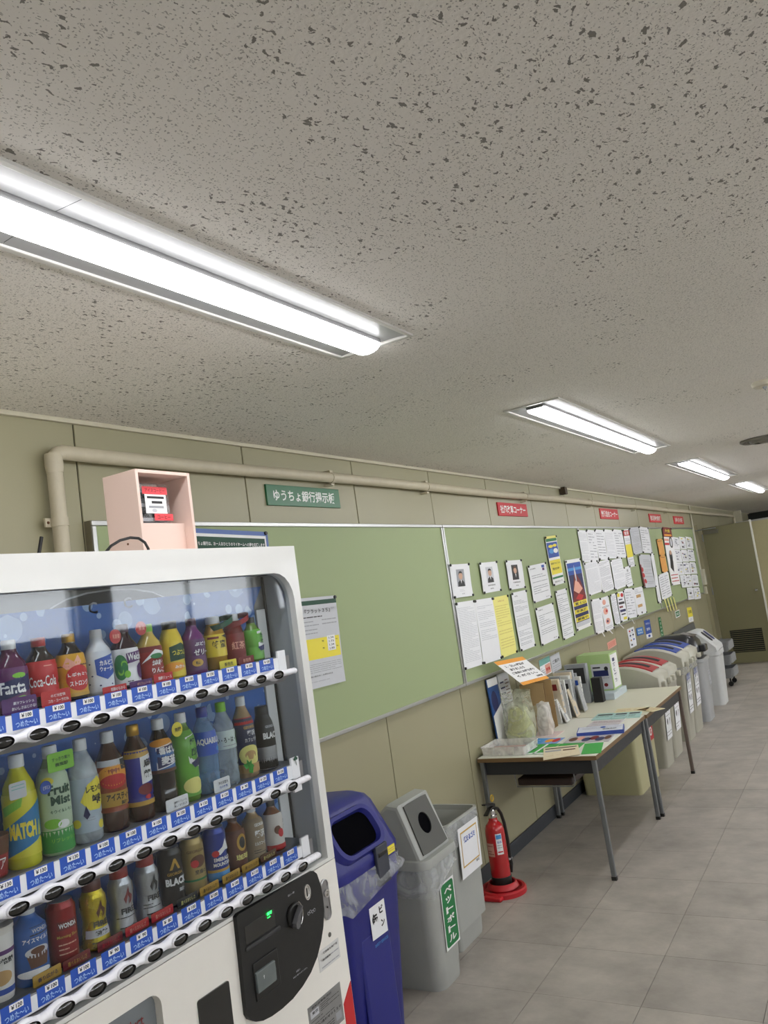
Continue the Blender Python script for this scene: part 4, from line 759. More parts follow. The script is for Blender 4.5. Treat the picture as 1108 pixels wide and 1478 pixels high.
drink('drink_bottle', 'clear lemon water bottle with yellow lemon pictures', 1, 1.136, 'tall', h2*.99, .030, LEM, CAPW, mat('sleeve_lemon', (176, 190, 204), .3), .10, .62, [('p', [(.3, .42), (.5, .12), (.8, .0), (.98, .12), (.98, .5), (.8, .62), (.5, .6)], YEL, 2), ('t', 'レモンの', .68, .22, .46, .12, INK, .04, 4), ('t', '雫', .72, .42, .28, .18, INK, .04, 4), ('p', [(.42, .5), (.5, .68), (.42, .76), (.34, .68)], NAVY, 4), ('e', .15, .82, .12, .08, YEL, 3), ('e', .8, .9, .1, .08, YEL, 3), ('l', .4, .72, .8, .8, 2, INKG)])
drink('drink_bottle', 'black iced tea bottle with white cap and orange and gold label', 1, 1.206, 'tall', h2*.99, .030, TEA, CAPW, mat('sleeve_tea', (150, 66, 30), .35), .20, .72, [('r', .0, .0, 1, .12, PAPG, 2), ('e', .5, .3, .45, .2, ORA, 2), ('e', .5, .42, .4, .14, RED, 2), ('r', .7, .02, .98, .22, INK, 3), ('r', 0, .62, 1, .9, GOLD, 3), ('t', 'アイスティー', .6, .72, .7, .14, INK, .04, 5), ('t', '無糖', .7, .85, .2, .08, INK, .02, 5)])
drink('drink_bottle', 'oolong tea bottle with gold cap and deep blue label', 1, 1.277, 'tall', h2*.99, .030, TEA, CAPG, mat('sleeve_oolong', (28, 38, 150), .35), .16, .74, [('r', 0, 0, 1, .14, GOLD, 2), ('p', [(.5, .14), (.92, .1), (.92, .58), (.5, .62)], PW, 3), ('t', '烏', .7, .26, .26, .14, INK, .03, 5), ('t', '龍', .7, .45, .26, .14, INK, .03, 5), ('e', .6, .72, .22, .10, MAR, 4), ('e', .65, .86, .1, .04, RED, 4), ('r', 0, .92, 1, 1, GOLD, 3)])
drink('drink_bottle', 'dark barley tea bottle with white cap and blue white label', 1, 1.350, 'tall', h2*.98, .030, COLA, CAPW, mat('sleeve_barley', (60, 110, 176), .35), .42, .78, [('e', .5, .1, .5, .12, ORA, 2), ('p', [(.25, .22), (.98, .12), (.98, .76), (.25, .9)], PW, 2), ('p', [(.28, .25), (.96, .16), (.96, .73), (.28, .86)], NAVY, 3), ('t', '香ばし', .62, .34, .56, .22, PW, .05, 5), ('t', '麦茶', .62, .64, .48, .26, PW, .05, 5), ('r', 0, .9, 1, 1, BRN, 4)])
drink('drink_bottle', 'green tea bottle in the middle of the middle shelf', 1, 1.422, 'tall', h2*.98, .030, GTEA, CAPW, mat('sleeve_ayataka', (112, 178, 66), .35), .06, .80, [('p', [(.45, .1), (.92, .06), (.95, .42), (.9, .6), (.5, .5)], PW, 2), ('t', '綾', .7, .18, .24, .1, DKG, .03, 4), ('t', '鷹', .7, .34, .24, .12, DKG, .03, 4), ('p', [(.55, .5), (.95, .42), (.85, .56), (.65, .58)], NAVY, 5), ('e', .6, .84, .34, .12, PAPY, 3)])
drink('drink_bottle', 'blue sports drink bottle with dark blue cap', 1, 1.494, 'tall', h2*.98, .030, AQ, CAPB, SKYM, .44, .72, [('t', 'AQUARIUS', .5, .42, .8, .3, PW, .04), ('e', .8, .78, .08, .1, SKY)])
drink('drink_bottle', 'clear mineral water bottle with lime green cap', 1, 1.562, 'tall', h2*.98, .029, CLEAR, CAPL, mat('sleeve_water', (206, 222, 216), .35), .44, .66, [('t', 'い・ろ・は・す', .5, .5, .76, .3, INK, .03), ('e', .9, .5, .1, .4, GREEN), ('l', .3, .75, .8, .9, 1, INKG)])
drink('drink_bottle', 'cafe latte bottle with white cap and dark blue label', 1, 1.637, 'tall', h2*.985, .028, BEI, CAPW, mat('sleeve_latte', (28, 38, 76), .35), .06, .74, [('r', 0, 0, 1, .12, RED), ('t', 'GEORGIA', .6, .18, .5, .05, GOLD, .03), ('t', '贅沢', .62, .29, .34, .1, PW, .03), ('t', 'カフェラテ', .6, .41, .5, .07, PW, .02), ('e', .5, .68, .42, .18, PAPY, 2), ('e', .5, .68, .2, .08, TAN, 4), ('r', 0, .84, 1, 1, TAN, 3)])
drink('drink_can', 'black coffee bottle can with silver lower half, right end of the middle shelf', 1, 1.716, 'bottlecan', h2*.80, .028, CANK, CAPK, CANK, .02, .80, [('t', 'GEORGIA', .6, .16, .4, .05, PAPG, .02, 4), ('t', 'BLACK', .62, .34, .66, .13, PW, .05, 4), ('r', 0, .56, 1, 1, SLV, 2), ('l', .25, .62, .8, .85, 4, INKG)])
# bottom shelf
drink('drink_cup', 'white and tan iced coffee cup, leftmost of the bottom shelf', 2, .918, 'cup', .125, .030, mat('cup_white', (220, 214, 204), .4), None, mat('cup_sleeve', (226, 222, 216), .4), .05, .9, [('r', 0, .25, 1, .32, PURP), ('t', '香焙煎', .6, .42, .5, .1, INK, .03), ('e', .5, .68, .3, .12, TAN), ('r', 0, .86, 1, .95, BLUE)])
drink('drink_carton', 'blue iced coffee carton style bottle with a cup picture', 2, .984, 'square', h3*.99, .031, mat('carton_blue', (60, 120, 180), .35, var=.1), CAPW, mat('sleeve_icedblue', (44, 96, 168), .35, var=.15, scale=20), .0, .88, [('r', .45, .16, .98, .28, INK), ('t', 'WONDA', .7, .21, .4, .06, PAPG, .02, 4), ('t', 'アイスマイルド', .6, .34, .62, .07, PW, .03, 4), ('e', .6, .52, .28, .08, PAPG, 3), ('p', [(.35, .55), (.86, .55), (.8, .74), (.42, .74)], BRN, 3), ('e', .6, .5, .16, .05, BRN, 5), ('e', .5, .82, .4, .06, PW, 3)])
drink('drink_can', 'red coffee can, second from left on the bottom shelf in full view', 2, 1.055, 'can', h3*.86, .0268, CANR, None, CANR, .05, .90, [('r', .3, .22, .85, .38, MAR), ('t', 'WONDA', .58, .30, .48, .09, PW, .03, 4), ('t', 'Morning Shot', .56, .5, .56, .07, GOLD, .02, 4), ('l', .3, .6, .8, .85, 3, PINK)])
def flame(c): return [('p', [(.55, .42), (.48, .30), (.58, .16), (.66, .04), (.66, .18), (.78, .26), (.76, .38), (.66, .44), (.68, .32), (.62, .24), (.58, .34)], c, 3)]
drink('drink_can', 'yellow gold flared coffee can with a brown cap', 2, 1.130, 'flare', h3*.98, .0268, FIREG, mat('cap_brown', (84, 32, 28), .4), FIREG, .04, .72, flame(BRN)+[('t', 'FIRE', .62, .54, .5, .12, INK, .04, 4), ('r', .1, .64, .95, .8, PAPG, 3), ('t', '微糖', .6, .72, .4, .1, INK, .03, 5), ('l', .3, .86, .8, .94, 1, INK)])
drink('drink_can', 'silver flared coffee can with red cap, left of the two', 2, 1.200, 'flare', h3*.98, .0268, SLV, mat('cap_fire', (150, 36, 34), .4), SLV, .04, .72, flame(MAR)+[('t', 'FIRE', .62, .56, .5, .12, INK, .04, 4), ('l', .2, .66, .85, .8, 2, INK), ('l', .3, .86, .8, .94, 1, INK)])
drink('drink_can', 'silver flared coffee can with red cap, right of the two', 2, 1.272, 'flare', h3*.98, .0268, SLV, MATS['cap_fire'], SLV, .04, .72, flame(INK)+[('t', 'FIRE', .62, .56, .5, .12, INK, .04, 4), ('l', .2, .66, .85, .8, 2, INK), ('l', .3, .86, .8, .94, 1, INK)])
drink('drink_can', 'straight black coffee can with a gold chevron', 2, 1.342, 'can', h3*.90, .0268, CANK, None, CANK, .05, .90, [('p', [(.35, .30), (.5, .08), (.56, .08), (.7, .3), (.62, .3), (.53, .16), (.44, .3)], GOLD, 3), ('t', 'GEORGIA', .52, .38, .5, .06, GOLD, .02, 4), ('t', 'BLACK', .56, .54, .72, .15, PW, .05, 4), ('t', '無糖', .7, .72, .22, .08, PAPG, .02, 4)])
drink('drink_can', 'cream gold coffee can with green stripe', 2, 1.412, 'can', h3*.90, .0268, CANG, None, CANG, .05, .90, [('t', 'GEORGIA', .5, .14, .6, .06, BRN, .02), ('e', .55, .36, .26, .13, BRN), ('e', .42, .4, .13, .08, RED, 4), ('t', '至福の', .6, .58, .4, .09, INK, .02, 4), ('r', 0, .72, 1, .76, GREEN)])
drink('drink_can', 'blue coffee can with a white mountain', 2, 1.488, 'can', h3*.90, .0268, CANB, None, CANB, .05, .90, [('p', [(.3, .42), (.6, .3), (.75, .14), (.85, .3), (.95, .4), (.7, .38), (.5, .46)], PW, 3), ('e', .35, .42, .12, .07, RED, 4), ('t', 'EMERALD', .58, .55, .6, .08, PW, .04, 4), ('t', 'MOUNTAIN', .58, .66, .66, .08, PW, .04, 4), ('r', 0, .76, 1, .82, GOLD, 3), ('r', 0, .82, 1, 1, SKY, 3)])
drink('drink_bottle', 'brown milk coffee bottle with a gold round emblem', 2, 1.556, 'square', h3*.96, .027, LBR, mat('cap_coffee', (70, 40, 26), .35), mat('sleeve_brown', (96, 50, 32), .4), .10, .74, [('e', .62, .35, .2, .24, GOLD), ('e', .62, .35, .12, .16, INK, 4), ('t', '珈琲', .6, .74, .5, .16, PAPY, .02, 4)])
drink('drink_bottle', 'beige latte bottle with pale label on the bottom shelf', 2, 1.628, 'square', h3*.98, .027, BEI, CAPW, mat('sleeve_beige', (150, 132, 106), .4), .08, .78, [('t', 'GEORGIA', .6, .16, .4, .08, PW, .02), ('t', '贅沢', .6, .4, .44, .2, PW, .03), ('t', 'ミルクコーヒー', .6, .64, .5, .09, PW, .02), ('l', .3, .78, .8, .9, 2, INK)])
drink('drink_bottle', 'brown tea bottle with white label and red foot, right end of bottom shelf', 2, 1.706, 'square', h3*.92, .026, LBR, CAPK, mat('sleeve_whitered', (214, 208, 202), .4), .04, .74, [('e', .5, .45, .14, .12, BRN), ('e', .62, .55, .12, .12, RED, 4), ('t', '紅', .86, .25, .12, .12, INK, .02), ('t', '茶', .86, .42, .12, .12, INK, .02), ('r', 0, .86, 1, 1, RED, 3)])
# cards and tags
card('promotional_card', .985, 0, .074, .030, PURP, [('t', '果汁フレッシュ', .6, .35, .6, .2, PW), ('t', 'おいしさはじける!', .6, .68, .7, .2, PW)])
card('promotional_card', 1.066, 0, .068, .030, RED, [('t', 'のど元爽快', .55, .35, .5, .2, PW), ('t', 'コカ・コーラだね', .55, .68, .7, .2, PW)])
card('promotional_card', 1.212, 0, .064, .015, RED, [('t', '発酵のちから', .6, .5, .6, .5, PW)])
card('promotional_card', 1.285, 0, .064, .015, PURP, [('t', 'ポリフェノール', .6, .5, .6, .4, PINK)])
card('promotional_card', 1.352, 0, .058, .020, RED, [('t', '純粋ジュース', .55, .5, .7, .4, PW)])
card('promotional_card', 1.572, 0, .062, .020, YEL, [('t', '新発売', .5, .5, .5, .5, INK)])
card('promotional_card', 1.642, 0, .060, .020, MAR, [('t', '新発売', .5, .5, .5, .5, PINK)])
card('promotional_card', 1.352, 1, .068, .026, PW, [('t', '麦茶ポリフェノール', .62, .4, .56, .2, INK), ('t', '新しくなりました', .62, .7, .56, .2, INK)])
for x, c_, tcol in ((1.055, MAR, GOLD), (1.135, MAR, RED), (1.205, RED, PINK), (1.275, RED, PINK), (1.35, INK, PAPY), (1.42, GOLD, INK), (1.495, GOLD, INK), (1.565, GOLD, BRN), (1.635, BRN, PAPY)):
    card('promotional_card', x, 2, .062, .018, c_, [('t', '選べるおいしさ', .5, .5, .7, .45, tcol)])
card('promotional_card', .99, 2, .06, .020, GOLD, [('t', '香り広がる', .5, .5, .7, .4, NAVY)])
card('speech_card', 1.062, 1, .060, .036, LIME, [('t', 'すっきり果汁', .5, .35, .7, .2, DKG), ('t', '微炭酸', .5, .65, .5, .2, DKG)], dz=.158)
card('promotional_card', .965, 1, .035, .030, PAPG, [('l', .1, .1, .9, .9, 4, TEAL)], dz=.13)
for x, z, r_, c_, tx, tc in ((1.226, BASE[0]+.118, .0155, CAPR, '乳酸菌', PINK), (1.300, BASE[0]+.128, .0155, CAPR, '果実', PINK), (1.374, BASE[1]+.172, .0165, YEL, '無糖', INK), (1.022, BASE[1]+.135, .0125, BLUE, 'ビタミン', PW)):
    disc(x, z, r_, c_, [('t', tx, .5, .5, .6, .3, tc)])
for x, c1, c2_ in ((1.585, DKG, LIME), (1.648, MAR, PINK)):
    m = MB(VO); z = BASE[0]+.115
    rg = [[Vector((x+.034*math.cos(a), YB-.01-.034*math.sin(a)*1.0, z+dz+.012*math.cos(a))) for a in [2*math.pi*j/22 for j in range(22)]] for dz in (-.007, .007)]
    m.loft(rg, c1, True, (False, False)); m.build('ring_card', vm)
m = MB(VO)
for q in range(5):
    a = math.radians(-50+q*50); cx_, cz_ = 1.600, BASE[1]+.030
    pts = [(0, 0), (.010, .008), (.022, .0), (.010, -.008)]
    m.add([(cx_+p[0]*math.cos(a)-p[1]*math.sin(a), YB-.036-(.004 if i == 1 else 0), cz_+p[0]*math.sin(a)+p[1]*math.cos(a)) for i, p in enumerate(pts)], [(0, 3, 2, 1)], mat('leaf_card_green', (50, 160, 50), .4))
m.build('leaf_card', vm)
card('promotional_card', 1.50, 1, .056, .030, PW, [('t', '海の深層水', .55, .35, .6, .25, INK), ('t', '熱中対策', .55, .68, .5, .2, BLUE)])
m = MB(VO); bz = BASE[1]+.01; m.flat([('p', [(.5, 0), (1, .35), (.8, .5), (.55, .45), (.6, 1), (.5, 1), (.45, .48), (.2, .52), (0, .35)], DKG)], yfn(VY-.001, 1.757, bz), .020, .026); m.build('tree_sticker', vm)
# ------------------------------------------------------------------ things on top of the machine
PK = mat('pink_board', (226, 200, 188), .6, var=.03, scale=8)
bx0, by0, bw, bd, bh, tb = 1.368, 1.46, .182, .115, .205, .009
c = Vector((bx0+bw/2, by0+bd/2, VT)); t = thing('pink_box', 'pale pink open fronted box standing on top of the vending machine', 'box', c)
z0 = VT; z1 = VT+bh
for a, b in (((bx0, by0, z0), (bx0+tb, by0+bd, z1)), ((bx0+bw-tb, by0, z0), (bx0+bw, by0+bd, z1)), ((bx0+tb+.0003, by0, z1-tb), (bx0+bw-tb-.0003, by0+bd, z1)), ((bx0+tb+.0003, by0, z0), (bx0+bw-tb-.0003, by0+bd, z0+tb)), ((bx0+tb+.0003, by0+bd-.005, z0+tb+.0003), (bx0+bw-tb-.0003, by0+bd, z1-tb-.0003)), ((bx0+tb+.0003, by0+.028, z0+tb+.0003), (bx0+bw-tb-.0003, by0+bd-.006, z0+.078))):
    MB(c).box(a, b, PK).build('board', t, bevel=.0012)
MB(c).lathe([(0, .003), (.002, .002)], BRN, (bx0, by0+.05, z0+.03), 8, M=Matrix.Rotation(-math.pi/2, 3, 'Y')).build('screw', t)
jx, jy, jz = bx0+.078, by0+.058, z0+.0785
t = thing('clear_jar', 'clear plastic tub of dark packets with red labels inside the pink box', 'jar', (jx, jy, jz)); J = Vector((jx, jy, jz))
def jr(s, z, hx=.060, hy=.027): return [Vector((jx+a, jy+b, z)) for a, b in rr(-hx*s, hx*s, -hy*s, hy*s, .012, 4)]
MB(J).loft([jr(.95, jz), jr(1, jz+.006), jr(1, jz+.092), jr(.9, jz+.1)], m_film('tub_plastic', (210, 214, 216), .18, .1, .2, 20)).build('tub', t)
m = MB(J)
for q in range(9):
    a = rnd.uniform(-.08, .08); x = jx+rnd.uniform(-.003, .003); z = jz+.006+q*.009
    m.box((-.052, -.020, 0), (.050, .018, .0085), MATTE if q % 4 else INKG, Matrix.Translation((x, jy, z))@Matrix.Rotation(a, 4, 'Z')@Matrix.Rotation(a*.5, 4, 'X'))
m.build('coffee_packets', t, kind='stuff')
fj = lambda cx, cz: (lambda a, b, l: Vector((cx+a, jy-.0285-.0004*l, cz+b)))
MB(J).flat([('r', 0, 0, 1, 1, mat('label_coral', (232, 74, 82), .5)), ('t', 'アイスコーヒー', .5, .5, .8, .5, MAR, .01, 2)], fj(jx+.006, jz+.082), .082, .019).build('upper_label', t)
MB(J).flat([('r', 0, 0, 1, 1, MATS['label_coral']), ('t', 'コーヒー', .5, .5, .7, .55, MAR, .02, 2)], fj(jx+.028, jz+.015), .062, .017).build('lower_label', t)
MB(J).flat([('r', 0, 0, 1, 1, PW), ('r', .1, .1, .9, .22, INK, 2), ('r', .3, .35, .8, .48, INK, 2), ('r', .15, .6, .85, .72, INKG, 2), ('e', .4, .85, .12, .1, INKL, 2)], fj(jx+.006, jz+.048), .070, .048).build('middle_label', t)
p = onY(155, 793, 1.47); a = Vector((p.x, 1.47, VT))
MB(a).tube([onY(*q, y_) for q, y_ in (((150, 800), 1.47), ((160, 788), 1.47), ((173, 780), 1.46), ((188, 776), 1.45), ((200, 777), 1.44), ((209, 783), 1.43), ((214, 792), 1.425), ((215, 802), 1.425))], .0034, BLACK, 8).build('power_cable', None, 'black cable arching on the vending machine top in front of the pink box', category='cable')
p = onY(56, 800, 1.6); q = onY(60, 775, 1.6)
t = thing('antenna', 'short black antenna stub on the vending machine top at left', 'antenna', (p.x, 1.6, VT))
MB((p.x, 1.6, VT)).tube([(p.x, 1.6, VT), (p.x, 1.6, p.z), q], .0042, BLACK, 8).build('rod', t)
MB((p.x, 1.6, VT)).lathe([(0, .02), (.012, .018), (.014, .008)], BLACK, (p.x, 1.6, VT), 14).build('magnetic_base', t)
# ================================================================== BINS
def rrz(x0, x1, y0, y1, r, z, n=4): return [Vector((a, b, z)) for a, b in rr(x0, x1, y0, y1, r, n)]
BAG = m_film('bin_bag', (206, 210, 214), .34, .3, .35, 9)
def bag_skirt(t, o, x0, x1, y0, y1, r, z1, z0, amp=.008, seed=1, droop=None):
    rings = []; n = 40
    base = rr(x0, x1, y0, y1, r, 9)
    for q in range(9):
        f = q/8; z = z1+(z0-z1)*f; ring = []
        for i, (a, b) in enumerate(base):
            nz = noise.noise(Vector((a*22+seed, b*22, z*16)))*amp*(1+2*f); cx, cy = (x0+x1)/2, (y0+y1)/2
            d = Vector((a-cx, b-cy)).normalized(); zz = z+(noise.noise(Vector((a*9, b*9, seed)))*.035+(droop(a, b) if droop else 0))*f
            ring.append(Vector((a+d.x*(abs(nz)+.003+amp*.3*math.sin(f*3)), b+d.y*(abs(nz)+.003+amp*.3*math.sin(f*3)), zz)))
        rings.append(ring)
    m = MB(o); m.loft(rings, BAG, True, (False, False)); return m.build('bag_skirt', t, sharp=180)
def hollow_body(o, rings, m, depth=.25):
    """outer rings bottom to top; turns over the rim and goes down inside"""
    top = rings[-1]; c = sum(top, Vector())/len(top)
    inn = [c+(p-c)*.93 for p in top]; inn2 = [Vector((c.x+(p.x-c.x)*.86, c.y+(p.y-c.y)*.86, top[0].z-depth)) for p in top]
    return MB(o).loft(rings+[inn, inn2], m, True, (True, True))
BLB = mat('bin_blue', (34, 38, 124), .4, var=.04, bump=.05, bscale=150)
GRB = mat('bin_grey', (166, 168, 164), .5, var=.05, scale=12, bump=.06, bscale=120)
LGB = mat('bin_light_grey', (176, 178, 174), .45, var=.05, scale=12, bump=.06, bscale=120)
# --- blue bin
x0, x1, y0, y1 = 2.36, 2.785, 1.76, 2.185; o = Vector(((x0+x1)/2, (y0+y1)/2, 0))
t = thing('waste_bin', 'tall blue hooded bin for bottles and cans right beside the vending machine', 'bin', o)
zr = .735
hollow_body(o, [rrz(x0+.06, x1-.06, y0+.05, y1-.05, .05, 0), rrz(x0+.05, x1-.05, y0+.04, y1-.04, .05, .03), rrz(x0+.005, x1-.008, y0+.005, y1-.005, .05, zr-.11), rrz(x0, x1, y0, y1, .05, zr-.10), rrz(x0, x1, y0, y1, .05, zr)], BLB).build('body', t)
MB(o).box((x0+.10, y0+.012, .12), (x1-.13, y0+.03, .50), BLB).build('front_rib', t, bevel=.01)
# hood: profile in y,z lofted along x with pinched ends
hp = [(y0-.004, zr), (y0-.004, zr+.02), (y0+.092, zr+.182), (y0+.12, zr+.205), (y0+.18, zr+.215), (y1-.10, zr+.205), (y1-.03, zr+.17), (y1+.002, zr+.10), (y1+.002, zr)]
def hoodring(x, s, dz=0):
    cy = (y0+y1)/2; return [Vector((x, cy+(p[0]-cy)*s, zr+(p[1]-zr)*(s if s < 1 else 1)-dz)) for p in hp]
m = MB(o); m.loft([hoodring(x0-.003, .86), hoodring(x0+.012, .95), hoodring(x0+.05, 1), hoodring(x1-.05, 1), hoodring(x1-.012, .95), hoodring(x1+.003, .86)], BLB, True, (True, True)); m.build('hood', t, sharp=50)
# sloped front face normal for the mouth
fa, fb = Vector((0, y0+.000, zr+.027)), Vector((0, y0+.092, zr+.182)); sl = (fb-fa).normalized(); nr = Vector((0, -sl.z, sl.y)).normalized()
if nr.y > 0: nr = -nr
def onface(u, v, d): return Vector((x0+.19+u, 0, 0))+fa+sl*(v+.092)+nr*d
def fr(sx, sy, r, d): return [onface(a, b, d) for a, b in rr(-sx, sx, -sy, sy, r, 5)]
m = MB(o); m.loft([fr(.160, .088, .06, .0), fr(.150, .082, .06, .022), fr(.130, .068, .05, .022), fr(.122, .062, .045, .003)], BLB, True, (False, False)); m.build('mouth_rim', t)
m = MB(o); m.loft([fr(.1225, .0625, .045, .0032), fr(.1215, .0615, .045, .0036)], mat('bin_inside_shade', (5, 5, 9), .95, spec=0.05), True, (False, True)); m.build('mouth_shade', t)  # near-black cap on the hood paints the shade inside the mouth
MB(o).box((x1-.195, y0-.018, zr-.095), (x1-.115, y0-.004, zr+.045), mat('clip_grey', (58, 62, 74), .45)).box((x1-.185, y0-.022, zr+.005), (x1-.125, y0-.016, zr+.022), BLACK).build('clip', t, bevel=.005)
m = MB(o); m.box((x1-.105, y0-.008, zr-.012), (x1-.05, y0-.0045, zr+.016), YEL).flat([('l', .1, .2, .9, .8, 2, TAN)], yfn(y0-.0085, x1-.077, zr+.002), .055, .026).build('yellow_sticker', t)
bag_skirt(t, o, x0+.004, x1-.004, y0+.002, y1-.002, .05, zr-.02, zr-.11, .020, 3, lambda a, b: -.07*max(0, .6-abs(a-x0-.1)*4)+(.03 if a > x1-.08 else 0))
P = [onY(460+a/3.259, 1130+b/3.259, y0-.002) for a, b in ((243, 600), (315, 552), (338, 670), (262, 725))]
cx, cz = sum(p.x for p in P)/4, sum(p.z for p in P)/4; sy = y0+.018
m = MB(o); fn = lambda a, b, l: Vector((cx+a, sy-.010-.0005*l, cz+b-.04*a)); m.flat([('r', 0, 0, 1, 1, PAPER, 1), ('r', 0, 0, 1, 1, PAPER, 0), ('t', 'ビ', .72, .30, .26, .22, INK, .05), ('t', 'ン', .74, .68, .24, .20, INK, .05), ('t', '缶', .28, .46, .34, .30, INK, .05)], fn, .105, .125); m.build('paper_label', t)
m = MB(o); m.flat([('t', 'SAFETY SERVICES', .5, .5, 1, 1, SKY)], yfn(sy-.006, cx+.006, cz-.085), .09, .010); m.build('embossed_lettering', t)
# --- grey PET bottle bin
x0, x1, y0, y1 = 3.085, 3.405, 1.845, 2.19; o = Vector(((x0+x1)/2, (y0+y1)/2, 0)); zr = .545
t = thing('waste_bin', 'grey hooded bin with a round hole and a green bottle sign', 'bin', o)
hollow_body(o, [rrz(x0+.045, x1-.075, y0+.02, y1-.02, .05, .0), rrz(x0+.04, x1-.07, y0+.015, y1-.02, .055, .02), rrz(x0+.012, x1-.012, y0+.008, y1-.008, .05, zr-.07), rrz(x0+.008, x1-.006, y0+.004, y1-.004, .05, zr-.03)], GRB).build('body', t)
m = MB(o); m.loft([rrz(x0-.004, x1+.004, y0-.008, y1+.004, .05, zr-.03), rrz(x0-.006, x1+.006, y0-.010, y1+.006, .05, zr-.01), rrz(x0-.002, x1+.002, y0-.006, y1+.002, .05, zr+.006), rrz(x0+.02, x1-.02, y0+.018, y1-.02, .04, zr+.008)], GRB, True, (False, False)); m.build('rim', t)
hz = .235; ym = y0+.105
def pring(x, e): return [Vector((x, y0+.02+e, zr+.005)), Vector((x, ym+e*.4, zr+hz-e)), Vector((x, y0+.16, zr+hz+.006-e)), Vector((x, y1-.10, zr+hz-.06-e)), Vector((x, y1-.02-e, zr+.10)), Vector((x, y1-.015-e, zr+.005))]
m = MB(o); m.loft([pring(x0+.018, .018), pring(x0+.022, .006), pring(x0+.034, 0), pring(x1-.034, 0), pring(x1-.022, .006), pring(x1-.018, .018)], GRB, True, (True, True)); m.build('hood', t, sharp=40)
fa = Vector((0, y0+.02, zr+.005)); fb = Vector((0, ym, zr+hz)); sl = (fb-fa).normalized(); nr = Vector((0, -sl.z, sl.y)); L_ = (fb-fa).length; xm = (x0+x1)/2
def pf(u, v, d): return Vector((xm+u, 0, 0))+fa+sl*v+nr*d
DG = mat('hood_panel_dark', (74, 74, 70), .5, var=.04)
outer = [(-.118, .012), (.118, .012), (.104, L_-.006), (-.104, L_-.006)]
n = 24; oc = []
for j in range(n):
    a = 2*math.pi*j/n; ca, sa = math.cos(a), math.sin(a); k = min(.108/max(abs(ca), 1e-6), (L_/2-.012)/max(abs(sa), 1e-6)); oc.append((k*ca*(1-.05*(k*sa)/.1), L_/2+k*sa))
ic = [(.047*math.cos(2*math.pi*j/n), L_*.52+.047*math.sin(2*math.pi*j/n)) for j in range(n)]
m = MB(o); m.loft([[pf(u, v, .001) for u, v in oc], [pf(u, v, .007) for u, v in oc], [pf(u, v, .007) for u, v in ic], [pf(u, v, .002) for u, v in ic]], DG, True, (False, False), False); m.build('hood_panel', t)
m = MB(o); m.add([pf(u*.999, L_*.52+(v-L_*.52)*.999, .0022) for u, v in ic], [tuple(range(n))], MATS['bin_inside_shade']); m.build('hole_shade', t)  # flat near-black disc paints the shade behind the hole
bag_skirt(t, o, x0+.004, x1-.002, y0+.000, y1-.002, .05, zr-.03, zr-.125, .006, 8, lambda a, b: .05 if a > 3.2 and b < 1.95 else -.02)
sz0, sz1 = H-1.535, H-1.27; yf = lambda z: y0+.0145-.0154*z-.002
m = MB(o); fn = lambda a, b, l: Vector((3.262+a+.03*b, yf(.28+b)-.002-.0005*l, .28+b))
m.flat([('r', 0, 0, 1, 1, PW, 0), ('r', 0, 0, 1, 1, PW, 1)], fn, .130, .275)
m.add([fn(a, b, 2) for a, b in rr(-.058, .058, -.130, .130, .015, 4)], [tuple(range(20))] if False else [tuple(range(len(rr(-.058, .058, -.13, .13, .015, 4))))], GREEN)
m.flat([('t', c_, .5, .13+i*.15, .62 if c_ != 'ッ' else .5, .105, PW, .03, 5) for i, c_ in enumerate('ペットボトル')], fn, .116, .26); m.build('green_sign', t, 'green sign with white characters')
# --- second grey bin, open
x0, x1, y0, y1 = 3.455, 3.815, 1.925, 2.195; o = Vector(((x0+x1)/2, (y0+y1)/2, 0)); zr = .588
t = thing('waste_bin', 'grey lidless bin with a white paper sign, between the hooded bin and the extinguisher', 'bin', o)
hollow_body(o, [rrz(x0+.035, x1-.07, y0+.025, y1-.02, .025, .0), rrz(x0+.03, x1-.065, y0+.02, y1-.02, .03, .02), rrz(x0+.008, x1-.02, y0+.008, y1-.006, .035, zr-.06), rrz(x0+.002, x1-.006, y0+.002, y1-.004, .035, zr-.025), rrz(x0-.008, x1+.008, y0-.008, y1+.003, .035, zr-.02), rrz(x0-.008, x1+.008, y0-.008, y1+.003, .035, zr)], GRB, .5).build('body', t)
bag_skirt(t, o, x0-.004, x1+.004, y0-.006, y1+.002, .035, zr-.01, zr-.11, .006, 14)
m = MB(o); fn = lambda a, b, l: Vector((3.662+a+.05*b, y0-.012+.02*(.15-(b+.1))*.6-.0005*l, zr-.16+b))
m.flat([('r', 0, 0, 1, 1, PAPER, 0), ('r', 0, 0, 1, 1, PAPER, 1), ('r', .09, .10, .91, .80, GOLD, 2), ('r', .12, .13, .88, .77, PAPER, 3), ('t', '燃えるゴミ', .5, .28, .56, .13, BLUE, .05, 4), ('l', .18, .46, .8, .54, 1, INK), ('l', .18, .62, .82, .74, 2, BLUE), ('t', '禁煙', .8, .84, .16, .05, INK)], fn, .225, .23); m.build('paper_sign', t)
